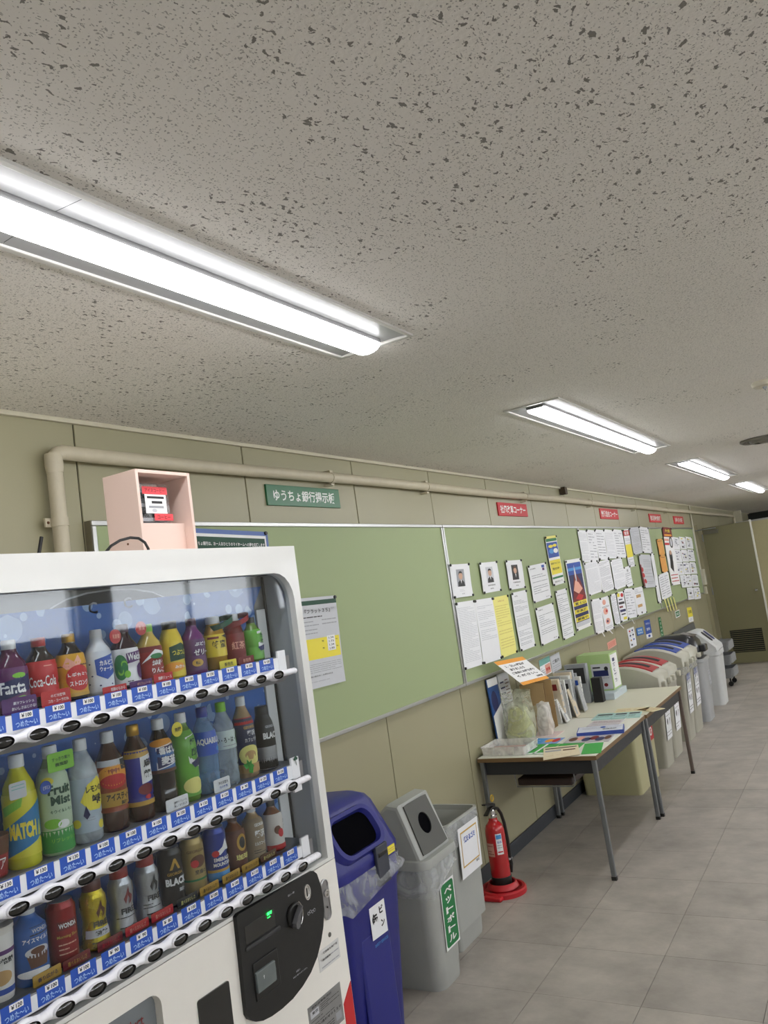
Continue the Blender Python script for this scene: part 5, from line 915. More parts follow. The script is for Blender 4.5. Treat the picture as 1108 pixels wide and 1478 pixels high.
# --- fire extinguisher and its stand
c = Vector((4.232, 2.045, 0)); FR = mat('extinguisher_red', (176, 22, 30), .22, var=.02, coat=.5); REDB = mat('stand_red', (186, 30, 40), .4)
t = thing('extinguisher_stand', 'red round plastic stand holding the fire extinguisher on the floor', 'stand', c)
m = MB(c); m.lathe([(0, .128), (.022, .128), (.03, .121), (.03, .108), (.012, .104), (.012, .001)], REDB, c, 32, (True, False)); m.build('tray', t)
m = MB(c); m.lathe([(.0305, .088), (.055, .078), (.058, .074), (.055, .068), (.0125, .068)], REDB, c, 32, (False, False)); m.build('collar', t)
m = MB(c); m.box(c+Vector((-.155, -.05, 0)), c+Vector((-.09, .06, .022)), REDB); m.build('side_foot', t, bevel=.008)
t = thing('fire_extinguisher', 'red fire extinguisher with black hose standing against the wall', 'extinguisher', c+Vector((0, 0, .0125)))
MB(c).o
oo = c+Vector((0, 0, .0125))
MB(oo).lathe([(.06, .0545), (.31, .0545), (.33, .052), (.348, .045), (.36, .034), (.37, .026), (.385, .024)], FR, oo, 30, (False, True)).build('cylinder', t)
MB(oo).lathe([(0, .050), (.004, .054), (.075, .057), (.078, .0545)], BLACK, oo, 30, (True, False)).build('base_skirt', t)
MB(oo).lathe([(.385, .022), (.392, .026), (.40, .026), (.404, .018), (.425, .018), (.43, .012)], CHROME, oo, 16).build('valve_neck', t)
v = oo+Vector((0, 0, .43))
m = MB(oo); m.prism([(v.x-.085, v.z-.008), (v.x-.082, v.z-.014), (v.x-.02, v.z+.004), (v.x+.03, v.z+.002), (v.x+.03, v.z+.012), (v.x-.02, v.z+.014)], 'y', v.y-.012, v.y+.012, BLACK); m.build('lower_handle', t, bevel=.002)
m = MB(oo); m.prism([(v.x-.092, v.z+.052), (v.x-.088, v.z+.044), (v.x+.0, v.z+.022), (v.x+.034, v.z+.006), (v.x+.036, v.z+.022), (v.x+.0, v.z+.036)], 'y', v.y-.011, v.y+.011, BLACK); m.build('lever', t, bevel=.002)
m = MB(oo); m.tube([(v.x-.004+.017*math.cos(a), v.y-.016, v.z+.062+.017*math.sin(a)) for a in [2*math.pi*q/16 for q in range(17)]], .0035, mat('pin_yellow', (206, 168, 40), .4), 6); m.build('pin_ring', t)
hp_ = [v+Vector(p) for p in ((.012, 0, -.012), (.035, -.003, -.004), (.062, -.008, -.012), (.084, -.014, -.045), (.096, -.02, -.10), (.100, -.024, -.20), (.098, -.022, -.32))]
MB(oo).tube(hp_, .0095, BLACK, 10).build('hose', t)
MB(oo).tube([v+Vector((.098, -.022, -.31)), v+Vector((.097, -.022, -.325)), v+Vector((.095, -.020, -.37))], [.012, .013, .007], BLACK, 10).box(v+Vector((.078, -.03, -.300)), v+Vector((.112, -.012, -.292)), INKL).build('nozzle', t)
def cyl(a0, a1, z0_, z1_, rad_, its, base, name):
    m = MB(oo)
    def fn(a, b, l): an = (a0+a1)/2+a/rad_; q = rad_+.0005+.0004*l; return oo+Vector((q*math.sin(an), -q*math.cos(an), (z0_+z1_)/2+b))
    w_ = (a1-a0)*rad_; m.flat([('r', 0, 0, .5, 1, base, 0), ('r', .5, 0, 1, 1, base, 0)]+its, fn, w_, z1_-z0_); m.build(name, t)
cyl(-1.15, -.50, .20, .31, .0546, [('r', .08, .05, .92, .25, SKY, 2), ('t', '消火器', .5, .4, .7, .12, BLUE), ('l', .1, .5, .9, .95, 4, INKG), ('r', .1, .84, .9, .9, RED, 3)], PAPER, 'inspection_label')
cyl(-2.3, -1.45, .19, .26, .0546, [('l', .1, .1, .9, .9, 4, MAR)], mat('plate_pale', (200, 150, 140), .4), 'name_plate')
# ================================================================== TABLES
TZ = .672; TOPW = mat('table_top_white', (226, 226, 214), .5, var=.02); EDGE = mat('table_edge_brown', (120, 94, 62), .55, var=.08); APR = mat('apron_black', (42, 44, 48), .5); LEGS = mat('leg_tube_steel', (134, 138, 142), .35, .7, var=.06)
def table(x0, x1, y0, y1, label, zt, top, legm2=None):
    o = Vector(((x0+x1)/2, (y0+y1)/2, 0)); t = thing('folding_table', label, 'table', o)
    MB(o).box((x0+.003, y0+.003, zt-.003), (x1-.003, y1-.003, zt), top).build('top_surface', t)
    MB(o).box((x0, y0, zt-.026), (x1, y1, zt-.003), EDGE).build('edge_band', t, bevel=.002)
    for a, b in (((x0+.05, y0+.022), (x1-.05, y0+.037)), ((x0+.05, y1-.037), (x1-.05, y1-.022)), ((x0+.035, y0+.022), (x0+.05, y1-.022)), ((x1-.05, y0+.022), (x1-.035, y1-.022))):
        MB(o).box((a[0], a[1], zt-.105), (b[0], b[1], zt-.027), APR).build('apron', t)
    for sx, lx in ((-1, x0+.018), (1, x1-.018)):
        for ly, sy in ((y0+.022, -1), (y1-.022, 1)):
            lm = LEGS if not (legm2 and sx == 1) else legm2
            top_c = Vector((lx, ly, zt-.027)); bot = Vector((lx+sx*-.012, ly+sy*.004, .018)); h_ = .0125
            m = MB(o); m.loft([[bot+Vector((a, b, 0)) for a, b in rr(-h_, h_, -h_, h_, .003, 2)], [top_c+Vector((a, b, 0)) for a, b in rr(-h_, h_, -h_, h_, .003, 2)]], lm, sharp=60) if False else m.loft([[bot+Vector((a, b, 0)) for a, b in rr(-h_, h_, -h_, h_, .003, 2)], [top_c+Vector((a, b, 0)) for a, b in rr(-h_, h_, -h_, h_, .003, 2)]], lm)
            leg = m.build('leg', t); f = bot.copy(); f.z = 0
            m = MB(o); m.loft([[f+Vector((a, b, z)) for a, b in rr(-.0145, .0145, -.0145, .0145, .004, 2)] for z in (0, .020)], BLACK); m.build('rubber_foot', leg)
    return t
TX0, TXM, TX1, TY0, TY1 = 4.452, 5.592, 6.765, 1.476, 2.195
t1 = table(TX0, TXM, TY0, TY1, 'nearer white topped folding table with brown edge, full of leaflets', TZ, TOPW)
CRT = mat('table_top_cream', (220, 218, 196), .5, var=.02)
t2 = table(TXM+.006, TX1, TY0-.012, TY1-.004, 'farther cream topped folding table standing next to the red bins', TZ+.001, CRT, mat('leg_rusty', (118, 106, 100), .5, .5))
o = Vector(((TX0+TXM)/2, (TY0+TY1)/2, 0)); SB = mat('shelf_brown', (52, 38, 34), .5)
m = MB(o); m.box((TX0+.17, TY0+.22, TZ-.205), (TXM-.12, TY1-.16, TZ-.16), SB); m.build('under_shelf', t1, bevel=.01)
for xx in (TX0+.18, TXM-.14):
    MB(o).tube([(xx, TY0+.21, TZ-.105), (xx, TY0+.205, TZ-.18), (xx, TY0+.22, TZ-.212), (xx, TY1-.15, TZ-.212), (xx, TY1-.14, TZ-.105)], .004, STEEL, 6).build('shelf_wire', t1)
# ---- things lying on the table
TT = TZ+.0006
def flatpaper(name, label, cat, quad, items, base, z=TT, thick=.0015, crop=(4.817, 670, 930), zt=None, lift=0, box_h=None, side=None):
    s, ox, oy = crop; zz = z+(box_h or thick)
    P = [onZ(ox+a/s, oy+b/s, zz+lift) for a, b in quad]   # TL TR BR BL
    c = sum(P, Vector())/4; c.z = z+lift
    # squared up: axes from the mean edges
    eu = ((P[1]-P[0])+(P[2]-P[3]))/2; ev = ((P[0]-P[3])+(P[1]-P[2]))/2; w_, h_ = eu.length, ev.length
    eu.normalize(); ev = (ev-eu*ev.dot(eu)).normalized(); hh = box_h or thick
    def fn(a, b, l): return c+eu*a+ev*b+Vector((0, 0, hh+.0004*l))
    m = MB(c); M_ = Matrix(((eu.x, ev.x, 0, c.x), (eu.y, ev.y, 0, c.y), (0, 0, 1, z+lift), (0, 0, 0, 1)))
    m.box((-w_/2, -h_/2, 0), (w_/2, h_/2, hh), side or base, M_)
    if side: m.flat([('r', .02, .03, .98, .97, base, 1)], fn, w_, h_)
    m.flat(items, fn, w_, h_); return m.build(name, None, label, category=cat)
GRN = mat('sheet_green', (52, 168, 66), .5, var=.02)
flatpaper('leaflet', 'green sheet lying at the front right corner of the nearer table', 'leaflet', [(800,690),(1000,672),(915,757),(850,760)], [('r', 0, 0, 1, .06, PW)], GRN)
flatpaper('leaflet', 'green and white leaflet lying beside the clear tray', 'leaflet', [(495,697),(640,690),(590,760),(430,762)], [('r', .4, 0, .5, 1, PW), ('r', 0, .9, 1, 1, PW)], GRN)
flatpaper('leaflet', 'green sheet mostly hidden under the beige leaflet', 'leaflet', [(655,690),(800,688),(800,745),(600,757)], [], GRN, z=TT)
flatpaper('leaflet', 'pale pink sheet in front of the cardboard box', 'leaflet', [(500,612),(690,600),(640,645),(460,650)], [('l', .1, .1, .9, .9, 4, INKL)], mat('sheet_pink', (226, 204, 200), .6))
flatpaper('leaflet', 'blue leaflet with orange pictures between the tray and the box', 'leaflet', [(455,657),(675,650),(665,686),(440,694)], [('r', 0, 0, .5, 1, SKY), ('e', .65, .5, .12, .3, ORA), ('e', .85, .45, .1, .35, RED), ('l', .05, .2, .45, .8, 2, PW)], mat('sheet_blue', (120, 160, 214), .5), z=TT+.0016)
flatpaper('magazine', 'magazine with brown and blue photos lying behind the green sheets', 'magazine', [(735,642),(1050,625),(1000,672),(690,686)], [('e', .15, .5, .1, .3, BRN), ('e', .3, .4, .08, .3, PINK), ('e', .45, .6, .1, .3, NAVY), ('e', .6, .4, .1, .3, MAR), ('e', .75, .6, .1, .3, NAVY), ('e', .9, .4, .07, .3, BRN)], mat('magazine_cover', (190, 186, 190), .35), box_h=.004)
flatpaper('leaflet_box', 'flat blue and white carton lying on the table near its front edge', 'box', [(820,575),(1108,555),(1108,588),(750,625)], [('l', .1, .1, .95, .5, 4, INKG), ('e', .55, .3, .06, .15, BLUE), ('t', '家族応援', .7, .65, .3, .2, INK, .02)], mat('carton_white', (214, 218, 232), .4), box_h=.022, side=mat('carton_blue_side', (52, 76, 160), .45))
flatpaper('brochure', 'grey brochure stack lying beyond the flat blue carton', 'brochure', [(900,532),(1100,520),(1075,562),(850,570)], [('l', .05, .2, .95, .5, 2, MAR), ('l', .1, .6, .9, .9, 2, INKG)], mat('brochure_grey', (206, 200, 204), .5), box_h=.006)
for i, (q, lab) in enumerate((([(320,398),(430,390),(400,425),(298,430)], 'left teal leaflet of the three on the table'), ([(430,390),(510,384),(480,420),(400,425)], 'middle teal leaflet of the three on the table'), ([(510,384),(585,378),(560,413),(482,419)], 'right teal leaflet of the three, near the joint of the tables'))):
    flatpaper('leaflet', lab, 'leaflet', q, [('r', .1, .2, .9, .4, INK), ('l', .1, .5, .9, .9, 2, DKG)], mat('sheet_teal', (170, 208, 204), .5), crop=(3.957, 780, 930), z=TT+.0002*i, box_h=.005)
for i, (q, lab) in enumerate((([(440,368),(530,361),(515,385),(415,392)], 'left cream leaflet at the far end of the nearer table'), ([(532,361),(625,356),(600,380),(517,385)], 'middle cream leaflet at the far end of the nearer table'), ([(600,366),(685,350),(640,372),(585,392)], 'bent cream leaflet lying across the joint of the two tables'))):
    flatpaper('leaflet', lab, 'leaflet', q, [('l', .1, .2, .9, .9, 3, TAN)], mat('sheet_cream', (226, 216, 176), .5), crop=(3.957, 780, 930), z=TT+.0022, box_h=.004)
# beige leaflet hanging over the front left edge
s, ox, oy = 4.817, 670, 930
pa, pb = onZ(ox+550/s, oy+720/s, TT+.008), onZ(ox+790/s, oy+697/s, TT+.008); pc, pd = onZ(ox+805/s, oy+765/s, TT+.004), onZ(ox+548/s, oy+806/s, TT-.004)
c = (pa+pb+pc+pd)/4
def bl(a, b, l): u, v_ = a+.5, .5-b; p = pa*(1-u)*(1-v_)+pb*u*(1-v_)+pc*u*v_+pd*(1-u)*v_; return p+Vector((0, 0, .0006*l))
m = MB(c); m.flat([('r', 0, 0, 1, 1, mat('sheet_beige', (228, 214, 184), .6), 1), ('r', 0, 0, 1, 1, MATS['sheet_beige'], -2), ('r', .05, .12, .95, .2, INK, 2), ('r', .05, .3, .5, .42, INKG, 2), ('r', .55, .35, .9, .45, BRN, 2), ('l', .05, .5, .95, .9, 4, TAN)], bl, 1, 1)
m.build('leaflet', None, 'beige printed leaflet lying tilted over the front edge of the nearer table', category='leaflet')
# clear tray
s = 4.817
a_ = onZ(ox+70/s, oy+782/s, TT); b_ = onZ(ox+425/s, oy+765/s, TT); tw = b_.y; x0 = max(a_.x, TX0+.01); yA, yB = a_.y, b_.y
if yA < yB: yA, yB = yB, yA
x1 = x0+.235; yA = 2.19; yB = 1.905; yA = min(yA, TY1-.01); c = Vector(((x0+x1)/2, (yA+yB)/2, TT)); t = thing('clear_tray', 'clear plastic tray holding slips at the front left corner of the nearer table', 'tray', c)
TRAY = m_film('tray_plastic', (236, 236, 232), .50, .15, .2, 10); hh = .052
def tr(e, z): return [Vector((a, b, z)) for a, b in rr(x0+e, x1-e, yB+e, yA-e, .012, 3)]
MB(c).loft([tr(.006, TT), tr(0, TT+hh), tr(-.003, TT+hh), tr(-.003, TT+hh-.005), tr(.0005, TT+hh-.004), tr(.003, TT+hh-.003), tr(.009, TT+.002)], TRAY, True, (True, True), False).build('tray_shell', t)
for yy in (yB+.07, (yA+yB)/2+.02, yA-.08): MB(c).box((x0-.004, yy-.006, TT+.004), (x0-.001, yy+.006, TT+hh), TRAY).build('rib', t)
PKB = mat('slip_pinkgrey', (188, 160, 152), .6)
for i in range(3):
    cx_, cy_ = c.x+rnd.uniform(-.02, .02), c.y+rnd.uniform(-.03, .03); zz = TT+.004+i*.0042
    MB((cx_, cy_, zz)).box((-.08, -.115, 0), (.08, .115, .0035), (PKB, PAPG, PKB)[i], Matrix.Translation((cx_, cy_, zz))@Matrix.Rotation(.1*i-.1, 4, 'Z')).build('paper_slips', None, ('lowest bundle of pinkish slips inside the clear tray', 'grey bundle of slips between the pinkish bundles in the tray', 'topmost bundle of pinkish slips inside the clear tray')[i], category='papers', group='slips in the clear tray')
# upright things by the wall: helper placing boxes with their foot on the table
def tpt(a, b, z=TT, crop=(4.817, 670, 930)): s_, ox_, oy_ = crop; return onZ(ox_+a/s_, oy_+b/s_, z)
# plastic bag with pale green filling
p = tpt(320, 690); c = Vector((4.87, 2.065, TT)); t = thing('plastic_bag', 'clear bag of yellowish caps standing behind the clear tray', 'bag', c)
def blob(c, sx, sy, hgt, seed, taper, n=26, nz=12, amp=.02, lean=(0, 0)):
    rings = []
    for q in range(nz+1):
        f = q/nz; prof = min(1, .80+f*1.2) if f < .3 else (1-(f-.3)*taper); z = hgt*f; ring = []
        for j in range(n):
            a = 2*math.pi*j/n; sq = 1/max(abs(math.cos(a))**1.0, abs(math.sin(a)))**.35
            d = 1+noise.noise(Vector((math.cos(a)*1.6+seed, math.sin(a)*1.6, f*4)))*amp*12
            ring.append(Vector((c[0]+sx*prof*sq*d*math.cos(a)+lean[0]*f, c[1]+sy*prof*sq*d*math.sin(a)+lean[1]*f, c[2]+z+noise.noise(Vector((a, f*3, seed)))*.012*f)))
        rings.append(ring)
    return rings
CAPS = mat('caps_fill', (186, 188, 132), .5, var=.18, scale=60, bump=.8, bscale=60)
MB(c).loft(blob(c, .080, .085, .215, 2, .45, amp=.008), CAPS).build('bag_contents', t, kind='stuff')
MB(c).loft(blob(c, .092, .098, .315, 5, .10, amp=.009), m_film('bag_clear', (216, 220, 200), .36, .3, .25, 8), True, (False, False)).build('bag_film', t)
c = Vector((5.07, 1.975, TT)); t = thing('plastic_bag', 'thin white crumpled bag leaning between the cap bag and the cardboard box', 'bag', c)
MB(c).loft(blob(c, .055, .050, .20, 9, .35, amp=.018), m_film('bag_white', (230, 228, 224), .6, .35, .3, 10)).build('bag_film', t)
MB(c).lathe([(0, .02), (.05, .024), (.09, .012)], mat('peach_fill', (222, 190, 150), .5), c+Vector((.03, -.01, .002)), 12).build('bag_contents', t)
# brochure stand behind
BR1 = mat('brochure_blue', (40, 84, 150), .35)
c = Vector((4.826, 2.178, TT)); M_ = Matrix.Translation(c)@Matrix.Rotation(-.05, 4, 'X')
m = MB(c); m.box((-.078, -.004, 0), (.078, .004, .415), BR1, M_); f_ = lambda a, b, l: M_@Vector((a, -.0042-.0005*l, 0.2075+b)); m.flat([('r', 0, 0, 1, .12, PW), ('e', .4, .35, .3, .16, NAVY), ('p', [(0, .55), (1, .4), (1, 1), (0, 1)], PW, 3), ('l', .1, .62, .9, .95, 4, BLUE)], f_, .156, .415)
m.build('brochure', None, 'tall blue and white brochure leaning on the wall behind the cap bag', category='brochure')
c = Vector((5.004, 2.178, TT)); M_ = Matrix.Translation(c)@Matrix.Rotation(-.04, 4, 'X')
m = MB(c); m.box((-.088, -.004, 0), (.088, .004, .425), PAPG, M_); f_ = lambda a, b, l: M_@Vector((a, -.0042-.0005*l, .2125+b)); m.flat([('l', .1, .1, .5, .6, 6, NAVY), ('l', .55, .1, .9, .5, 8, BRN)], f_, .176, .425)
m.build('brochure', None, 'grey text brochure standing behind the cardboard box', category='brochure')
# cardboard box (open front, upright) : axis aligned
KB = mat('cardboard', (176, 148, 104), .75, var=.04, scale=14, bump=.08); KI = mat('cardboard_inside', (140, 112, 76), .8, var=.05)
bx0, bx1, by0, by1, bh = 5.178, 5.345, 1.995, 2.160, .312; c = Vector(((bx0+bx1)/2, (by0+by1)/2, TT)); t = thing('cardboard_box', 'open brown cardboard box standing upright on the nearer table', 'box', c)
z0 = TT; z1 = TT+bh; tk = .004
MB(c).box((bx0, by0, z0), (bx0+tk, by1, z1), KB).build('side_panel', t); MB(c).box((bx1-tk, by0, z0), (bx1, by1, z1), KB).build('side_panel', t)
MB(c).box((bx0+tk, by1-tk, z0), (bx1-tk, by1, z1), KI).build('back_panel', t); MB(c).box((bx0+tk, by0, z0), (bx1-tk, by1-tk, z0+tk), KI).build('bottom_panel', t)
MB(c).box((bx0+.045, by0+.01, z0+tk), (bx0+.048, by1-tk, z1-.01), KI).build('divider', t)
MB(c).box((bx0+.07, by1-.012-.03, z0+.13), (bx0+.0705, by1-.03, z0+.2), BLACK) if False else None
m = MB(c); m.box((bx1-tk-.0012, by0+.06, z0+.14), (bx1-tk, by0+.075, z0+.22), BLACK); m.build('hand_slot', t)
m = MB(c); m.prism([(by0+.01, z0+.0), (by0+.03, z0), (by0+.04, z0+.09), (by0+.07, z0+.105), (by0+.10, z0+.11), (by0+.10, z0+.17), (by0+.01, z0+.17)][::-1], 'x', bx0-.006, bx0-.002, mat('plate_cream', (196, 184, 146), .4)); m.build('index_plate', t)
# sign card on the box
P = [onY(640+a/5.036, 740+b/5.036, 2.02) for a, b in ((440, 1078), (625, 1042), (775, 1200), (570, 1258))]
c = sum(P, Vector())/4
P[0].y += .06; P[1].y += .06; P[2].y -= .0; P[3].y -= .0
eu = ((P[1]-P[0])+(P[2]-P[3]))/2; ev = ((P[0]-P[3])+(P[1]-P[2]))/2
def sg(a, b, l): n_ = eu.cross(ev).normalized(); return c+eu*a+ev*b+n_*(.0006*l)
c = Vector(((bx0+bx1)/2-.03, (by0+by1)/2, 0)); c = sum(P, Vector())/4
m = MB(c); m.flat([('r', 0, 0, 1, 1, PW, 0), ('r', 0, 0, 1, 1, PW, -2), ('r', 0, 0, 1, .14, ORA, 1), ('r', 0, .88, 1, 1, ORA, 1), ('t', '１．欲しい雑誌が', .46, .24, .66, .09, INK, .03, 2), ('t', 'ありましたら', .42, .38, .5, .09, INK, .03, 2), ('t', 'ご自由にお持ち帰り', .5, .52, .8, .09, INK, .03, 2), ('t', 'ください。', .5, .66, .74, .09, INK, .03, 2), ('t', '総務部', .82, .80, .24, .07, INK, .02, 2)], sg, 1, 1)
m.build('sign_card', None, 'white card with orange bands and black writing on top of the cardboard box', category='sign')
# letters standing in a row along the wall
envm = [mat('envelope_white', (214, 214, 210), .7, var=.03), mat('envelope_grey', (178, 180, 182), .6, var=.05), mat('envelope_beige', (206, 192, 168), .7, var=.04), mat('film_grey', (150, 154, 158), .3)]
lx = 5.352; i = 0
posn = ('first', 'second', 'third', 'fourth', 'fifth', 'sixth', 'seventh', 'eighth', 'ninth', 'tenth', 'eleventh', 'twelfth', 'thirteenth', 'fourteenth', 'fifteenth', 'sixteenth')
tilts = [.30, .28, .22, .18, .14, .12, .10, .07, .05, .04, .03, .02, .02, .0]
for i in range(14):
    th = rnd.uniform(.018, .040); hgt = rnd.uniform(.24, .30) if i not in (0, 1) else .17; wd = rnd.uniform(.11, .175)
    c = Vector((lx+.05, 2.155-rnd.uniform(0, .01), TT)); mm = envm[(i*7) % 4]
    M_ = Matrix.Translation(c)@Matrix.Rotation(-tilts[i]*.8, 4, 'Y')@Matrix.Rotation(rnd.uniform(-.01, .01), 4, 'Z')
    m = MB(c); m.box((0, -wd, 0), (th, 0, hgt), mm, M_)
    fe = lambda a, b, l: M_@Vector((th/2+a, -wd-.0005*l, hgt/2+b)); m.flat([('l', .1, .1, .9, .9, 5, INKG)], fe, th, hgt)
    fl_ = lambda a, b, l: M_@Vector((-.0005*l, -wd/2-a, hgt/2+b)); m.flat([('l', .1, .62, .5, .9, 4, INKG), ('r', .62, .1, .9, .25, rnd.choice([INK, INKG, MAR, BLUE]))], fl_, wd, hgt)
    m.build('mail_envelope', None, '%s standing mail envelope counted from the cardboard box, %s' % (posn[i], {0: 'white', 1: 'grey', 2: 'beige', 3: 'grey plastic wrapped'}[(i*7) % 4]), category='envelope', group='mail envelopes standing in a row on the table'); lx += th+.012+max(0, tilts[i]-tilts[min(i+1, 13)])*.12
for i, (x_, y_, a_, h_, w_, k_) in enumerate(((5.46, 1.965, -.32, .17, .10, 0), (5.66, 1.955, -.22, .20, .12, 2), (5.86, 1.96, -.16, .19, .11, 1))):
    c = Vector((x_, y_, TT)); M_ = Matrix.Translation(c)@Matrix.Rotation(a_, 4, 'X')@Matrix.Rotation(.12, 4, 'Z')
    m = MB(c); m.box((-w_/2, -.006, .003), (w_/2, .0, h_), envm[k_], M_); fl_ = lambda a, b, l: M_@Vector((a, -.0062-.0005*l, h_/2+b)); m.flat([('l', .12, .15, .85, .5, 4, INKG), ('r', .1, .62, .5, .9, rnd.choice([INKG, INK, BLUE]))], fl_, w_, h_)
    m.build('leaning_envelope', None, ('leftmost small white envelope leaning on the front of the mail row', 'beige envelope leaning on the front of the mail row, in the middle', 'rightmost grey envelope leaning on the front of the mail row')[i], category='envelope', group='loose envelopes leaning on the mail row')
SPK = mat('speckled_black', (30, 30, 30), .6, var=.6, scale=260)
def tbox(name, label, cat, x0, x1, y0, y1, h, mt, items=(), itf=(), z=TT, bev=.003):
    c = Vector(((x0+x1)/2, (y0+y1)/2, z)); m = MB(c); m.box((x0, y0, z), (x1, y1, z+h), mt)
    o = m.build(name, None, label, bev, category=cat)
    if items: mm = MB(c); mm.flat(items, lambda a, b, l: Vector((x0-.0006*l-.0002, (y0+y1)/2-a, z+h/2+b)), y1-y0, h); mm.build('end_label', o)
    if itf: mm = MB(c); mm.flat(itf, lambda a, b, l: Vector(((x0+x1)/2+a, y0-.0006*l-.0002, z+h/2+b)), x1-x0, h); mm.build('front_label', o)
    return o
q1 = tpt(905, 405); q2 = tpt(975, 398)
tbox('magazine_file', 'black speckled magazine file at the right end of the envelopes', 'file', 6.195, 6.262, 1.925, 1.998, .185, SPK)
tbox('file_binder', 'dark grey binder standing behind the black speckled file', 'file', 6.195, 6.25, 2.02, 2.19, .30, envm[3], (('r', .1, .1, .9, .5, INK),))
GBX = mat('box_file_green', (178, 206, 140), .5, var=.02)
gx = 6.425
tbox('storage_case', 'pale blue white flat case under the green box file', 'case', gx-.14, gx+.235, 1.862, 2.165, .05, mat('case_pale', (196, 208, 216), .35))
tbox('box_file', 'large pale green box file with printed label on the far table', 'box', gx, gx+.225, 1.893, 2.16, .285, GBX,
     (('r', .40, .26, .98, .96, PAPG), ('r', .45, .34, .68, .38, INK, 2), ('r', .45, .44, .9, .6, NAVY, 2), ('e', .85, .4, .06, .06, INK, 3), ('r', .5, .7, .7, .82, INKG, 2), ('e', .78, .84, .06, .05, MAR, 3), ('l', .45, .62, .95, .68, 1, INK)),
     (('r', .08, .05, .92, .95, PW), ('t', '書', .4, .2, .3, .1, NAVY, .04, 3), ('t', '類', .4, .34, .3, .1, NAVY, .04, 3), ('t', '保', .4, .48, .3, .1, NAVY, .04, 3), ('t', '管', .4, .62, .3, .1, NAVY, .04, 3), ('t', '箱', .4, .76, .3, .1, NAVY, .04, 3)), z=TT+.0506)
# ================================================================== FAR BINS
CREAM = mat('bin_cream', (186, 182, 142), .5, var=.05, scale=8)
BBG = mat('bin_beige_grey', (176, 174, 160), .5, var=.04, scale=9, bump=.05, bscale=100); LID = mat('lid_beige_grey', (186, 184, 170), .45, var=.03)
LRED = mat('slot_red', (176, 36, 46), .35); LBLU = mat('slot_blue', (40, 74, 166), .35)
def far_bin(label, x0, x1, zr, lidcol, body=BBG, sheet=None, sheet_label='', y0=1.655, y1=2.19, lidh=.16, head=None):
    o = Vector(((x0+x1)/2, (y0+y1)/2, 0)); t = thing('recycling_bin', label, 'bin', o, 'slot lid recycling bins')
    MB(o).loft([rrz(x0+.03, x1-.03, y0+.05, y1-.02, .03, 0), rrz(x0+.006, x1-.006, y0+.006, y1-.005, .03, zr-.05), rrz(x0-.0, x1+.0, y0, y1, .03, zr-.04), rrz(x0-.0, x1+.0, y0, y1, .03, zr)], body).build('body', t, sharp=50)
    ny = 10
    def arc(f): return y0-.01+(y1-y0+.012)*f, zr+.02+lidh*math.sin(math.pi*min(1, (f*.72+.10)))**.8*1.0
    prof = [arc(q/ny) for q in range(ny+1)]
    prof = [(y0-.012, zr+.001)]+prof+[(y1+.002, zr+.001)]
    m = MB(o); m.loft([[Vector((xx, (p[0] if e == 0 else p[0]+(.01 if p[0] < (y0+y1)/2 else -.006)), p[1]-e)) for p in prof] for xx, e in ((x0-.004, .012), (x0+.010, 0), (x1-.010, 0), (x1+.004, .012))], LID, True, (True, True)); m.build('lid', t, sharp=50)
    if lidcol:
        def strip(name, xa, xb, f0, f1, lift, mt, th=.006):
            m = MB(o); P_ = []
            for q in range(9):
                f = f0+(f1-f0)*q/8; y_, z_ = arc(f); P_.append((y_, z_+lift))
            m.loft([[Vector((xx, p[0], p[1]+dz)) for p in P_] for xx, dz in ((xa, -th), (xa+.006, 0), (xb-.006, 0), (xb, -th))], mt, False, (False, False)); m.build(name, t)
        strip('slot_panel', x0+.045, x1-.045, .10, .80, .010, lidcol, .012)
        strip('slot_shade', x0+.125, x1-.125, .18, .72, .0125, MATTE, .001)  # dark strip laid on the panel paints the shade in the slot
    if lidcol:
        for xx in (x0+.03, x1-.09): MB(o).box((xx, y0-.045, zr-.01), (xx+.06, y0-.012, zr+.035), LID).build('lid_handle', t, bevel=.006)
    bag_skirt(t, o, x0, x1, y0, y1, .03, zr-.0, zr-.07, .008, x0) if lidcol is LBLU else None
    if sheet:
        m = MB(o); cx_ = (x0+x1)/2+.01; m.flat([('r', 0, 0, 1, 1, PAPER, 1), ('r', 0, 0, 1, 1, PAPER, 0)]+sheet, lambda a, b, l: Vector((cx_+a, y0+.008+.046*(1-(zr-.27+b)/zr)-.012-.0006*l, zr-.27+b)), (x1-x0)*.55, .36); m.build('label_sheet', t)
    return t
fig = [('e', .3, .2, .08, .06, INK), ('r', .24, .27, .36, .4, INK), ('e', .72, .2, .1, .06, INKG), ('r', .62, .3, .82, .4, INKG), ('e', .3, .6, .1, .07, INK), ('r', .65, .55, .85, .7, INK), ('l', .1, .44, .9, .5, 1, INK), ('l', .1, .8, .9, .94, 2, INK)]
figb = [('r', .05, 0, .95, .16, BLUE), ('t', 'びん・かん', .5, .08, .7, .09, PW)]+fig
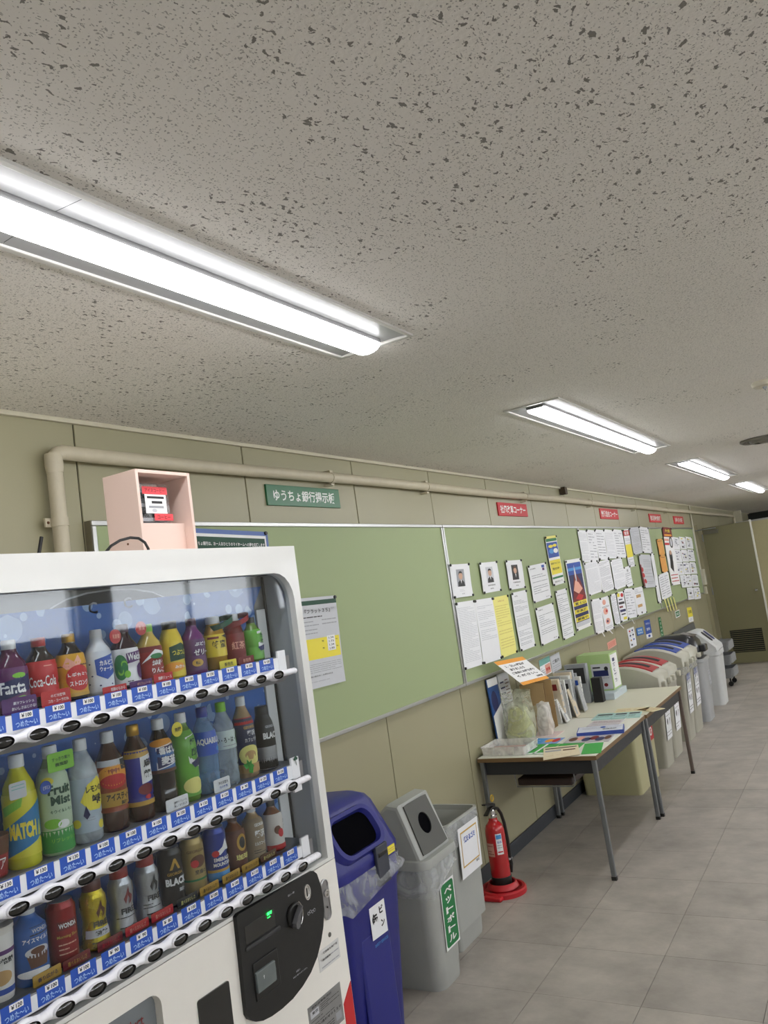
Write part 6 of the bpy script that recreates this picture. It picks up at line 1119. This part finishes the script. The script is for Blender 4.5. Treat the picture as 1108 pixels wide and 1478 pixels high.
# cream bin under the table
x0, x1, y0, y1 = 6.10, 6.72, 1.72, 2.17; o = Vector(((x0+x1)/2, (y0+y1)/2, 0)); t = thing('waste_box', 'cream box bin with red sticker standing under the farther table', 'bin', o)
MB(o).loft([rrz(x0+.02, x1-.012, y0+.01, y1-.01, .03, 0), rrz(x0, x1, y0, y1, .03, .50), rrz(x0-.004, x1+.004, y0-.004, y1+.004, .03, .505), rrz(x0-.004, x1+.004, y0-.004, y1+.004, .03, .53)], CREAM).build('body', t)
m = MB(o); m.flat([('r', 0, 0, 1, 1, RED), ('l', .1, .1, .9, .3, 1, PW), ('e', .5, .6, .3, .2, PW, 3), ('t', '禁', .5, .6, .3, .25, RED, .03, 5)], yfn(y0+.0, x1-.12, .38), .15, .17); m.build('red_sticker', t)
m = MB(o); m.box((x0+.2, y0-.0015, .42), (x0+.28, y0+.003, .5), PAPER); m.build('white_tag', t)
far_bin('first red slot lid recycling bin, directly behind the farther table', 6.86, 7.20, .66, LRED, sheet=fig)
far_bin('second red slot lid recycling bin, next to the blue slot lid bins', 7.22, 7.57, .66, LRED, sheet=fig)
far_bin('nearer blue slot lid recycling bin', 7.86, 8.20, .685, LBLU, sheet=figb)
far_bin('farther blue slot lid recycling bin beside the dark domed bin', 8.22, 8.55+.05, .685, LBLU, sheet=figb)
# grey bin with dark dome
x0, x1, y0, y1 = 8.72, 9.12, 1.64, 2.12; zr = .63; o = Vector(((x0+x1)/2, (y0+y1)/2, 0)); t = thing('waste_bin', 'light grey bin with a glossy dark domed lid in the far row', 'bin', o)
hollow_body(o, [rrz(x0+.04, x1-.04, y0+.03, y1-.02, .05, 0), rrz(x0, x1, y0, y1, .06, zr-.04), rrz(x0-.012, x1+.012, y0-.012, y1+.008, .06, zr-.03), rrz(x0-.012, x1+.012, y0-.012, y1+.008, .06, zr)], mat('bin_silver', (172, 174, 176), .4, var=.04)).build('body', t)
cy = (y0+y1)/2+.03; DOM = mat('dome_dark', (42, 44, 48), .3, coat=.3)
rg = [[Vector(((x0+x1)/2+(p.x-(x0+x1)/2)*s_, cy+(p.y-(y0+y1)/2)*s_, zr+.002+z_)) for p in rrz(x0, x1, y0, y1, .1, 0)] for z_, s_ in ((0, 1), (.08, 1.03), (.17, .95), (.225, .76), (.25, .45))]
MB(o).loft(rg, DOM).build('domed_lid', t, sharp=60)
MB(o).loft([[Vector((cxx, yy, zz)) for cxx, yy, zz in ((x0+.1, y0+.06+e, zr+.225-e*1.2), (x1-.1, y0+.06+e, zr+.225-e*1.2), (x1-.1, y0+.19, zr+.262), (x0+.1, y0+.19, zr+.262))] for e in (0, .006)], mat('dome_panel', (96, 84, 84), .2), True, (True, True), False).build('lid_panel', t)
MB(o).box((x0+.13, y0-.03, zr+.06), (x1-.13, y0+.03, zr+.13), DOM).build('lid_flap', t, bevel=.012)
m = MB(o); m.flat([('r', 0, 0, 1, 1, INKL), ('l', .1, .1, .9, .9, 4, INKG)], yfn(y0+.006, (x0+x1)/2+.08, .42), .10, .16); m.build('small_label', t)
# white bin with slanted hood
x0, x1, y0, y1 = 9.62, 10.0, 1.63, 2.02; zr = .60; o = Vector(((x0+x1)/2, (y0+y1)/2, 0)); t = thing('waste_bin', 'tall white bin with slanted hood and dark openings, farthest of the row', 'bin', o)
WB = mat('bin_white', (208, 210, 210), .4, var=.03)
MB(o).loft([rrz(x0+.04, x1-.04, y0+.03, y1-.02, .05, 0), rrz(x0, x1, y0, y1, .05, zr-.06), rrz(x0-.010, x1+.010, y0-.010, y1+.008, .05, zr-.05), rrz(x0-.010, x1+.010, y0-.010, y1+.008, .05, zr)], WB).build('body', t)
hd = [(y0-.008, zr+.001), (y0+.0, zr+.05), (y0+.17, zr+.22), (y0+.24, zr+.235), (y1-.02, zr+.20), (y1+.006, zr+.001)]
MB(o).loft([[Vector((xx, p[0]+(e if p[0] < cy else -e), p[1]-e)) for p in hd] for xx, e in ((x0-.008, .012), (x0+.012, 0), (x1-.012, 0), (x1+.008, .012))], WB, True, (True, True), False).build('hood', t, bevel=.01)
sl = Vector((0, .17, .17)).normalized(); nr = Vector((0, -sl.z, sl.y)); fa = Vector(((x0+x1)/2, y0, zr+.05))
for dx_, nm in ((-.07, 0), (.07, 1)):
    m = MB(o); m.loft([[fa+Vector((dx_+a, 0, 0))+sl*(.15+b)+nr*d for a, b in rr(-.045, .045, -.075, .075, .04, 4)] for d in (.001, .004)], NAVY if nm else MATTE, True, (False, True)); m.build('slot_shade', t)  # dark patches on the hood paint the shade inside its openings
# dark lid leaning against the wall behind the last bins
c = Vector((10.6, 2.10, 0)); M_ = Matrix.Translation(c)@Matrix.Rotation(-.10, 4, 'X')
m = MB(c); m.box((-.45, -.012, 0.002), (.85, .012, .80), mat('lid_board_grey', (84, 86, 86), .5), M_); m.build('leaning_board', None, 'dark grey board leaning on the wall behind the last white bin', .006, category='board')
# basket cart
x0, x1, y0, y1 = 10.95, 11.30, 1.74, 1.95; o = Vector(((x0+x1)/2, (y0+y1)/2, 0)); t = thing('basket_cart', 'wheeled cart of grey wire look baskets in front of the far door', 'cart', o)
BK = mat('basket_grey', (128, 130, 132), .5)
for lv in range(3):
    zb = .10+lv*.165; m = MB(o); 
    L0 = rrz(x0, x1, y0, y1, .03, zb); L1 = rrz(x0-.02, x1+.02, y0-.03, y1+.01, .03, zb+.12)
    c0 = o.copy(); rings = [L0, L1, [Vector((o.x+(p.x-o.x)*.95, o.y+(p.y-o.y)*.95, zb+.125)) for p in L1], [Vector((o.x+(p.x-o.x)*.95, o.y+(p.y-o.y)*.95, zb+.01)) for p in L0]]
    m.loft(rings, BK, True, (True, True), False)
    for q in range(6): xx = x0+.02+q*(x1-x0-.04)/5; m.box((xx-.006, y0-.036, zb+.02), (xx+.006, y0-.014, zb+.115), envm[1])
    m.build('basket', t)
for xx in (x0+.02, x1-.02): MB(o).box((xx-.012, y1-.032, .06), (xx+.012, y1-.008, .57), BK).build('post', t)
for xx in (x0+.03, x1-.03):
    for yy in (y0+.03, y1-.03):
        m = MB(o); m.lathe([(-.012, .03), (.012, .03)], BLACK, (xx, yy, .0302), 12, M=Matrix.Rotation(math.pi/2, 3, 'Y')).box((xx-.006, yy-.01, .03), (xx+.006, yy+.01, .115), BLACK); m.build('wheel', t)
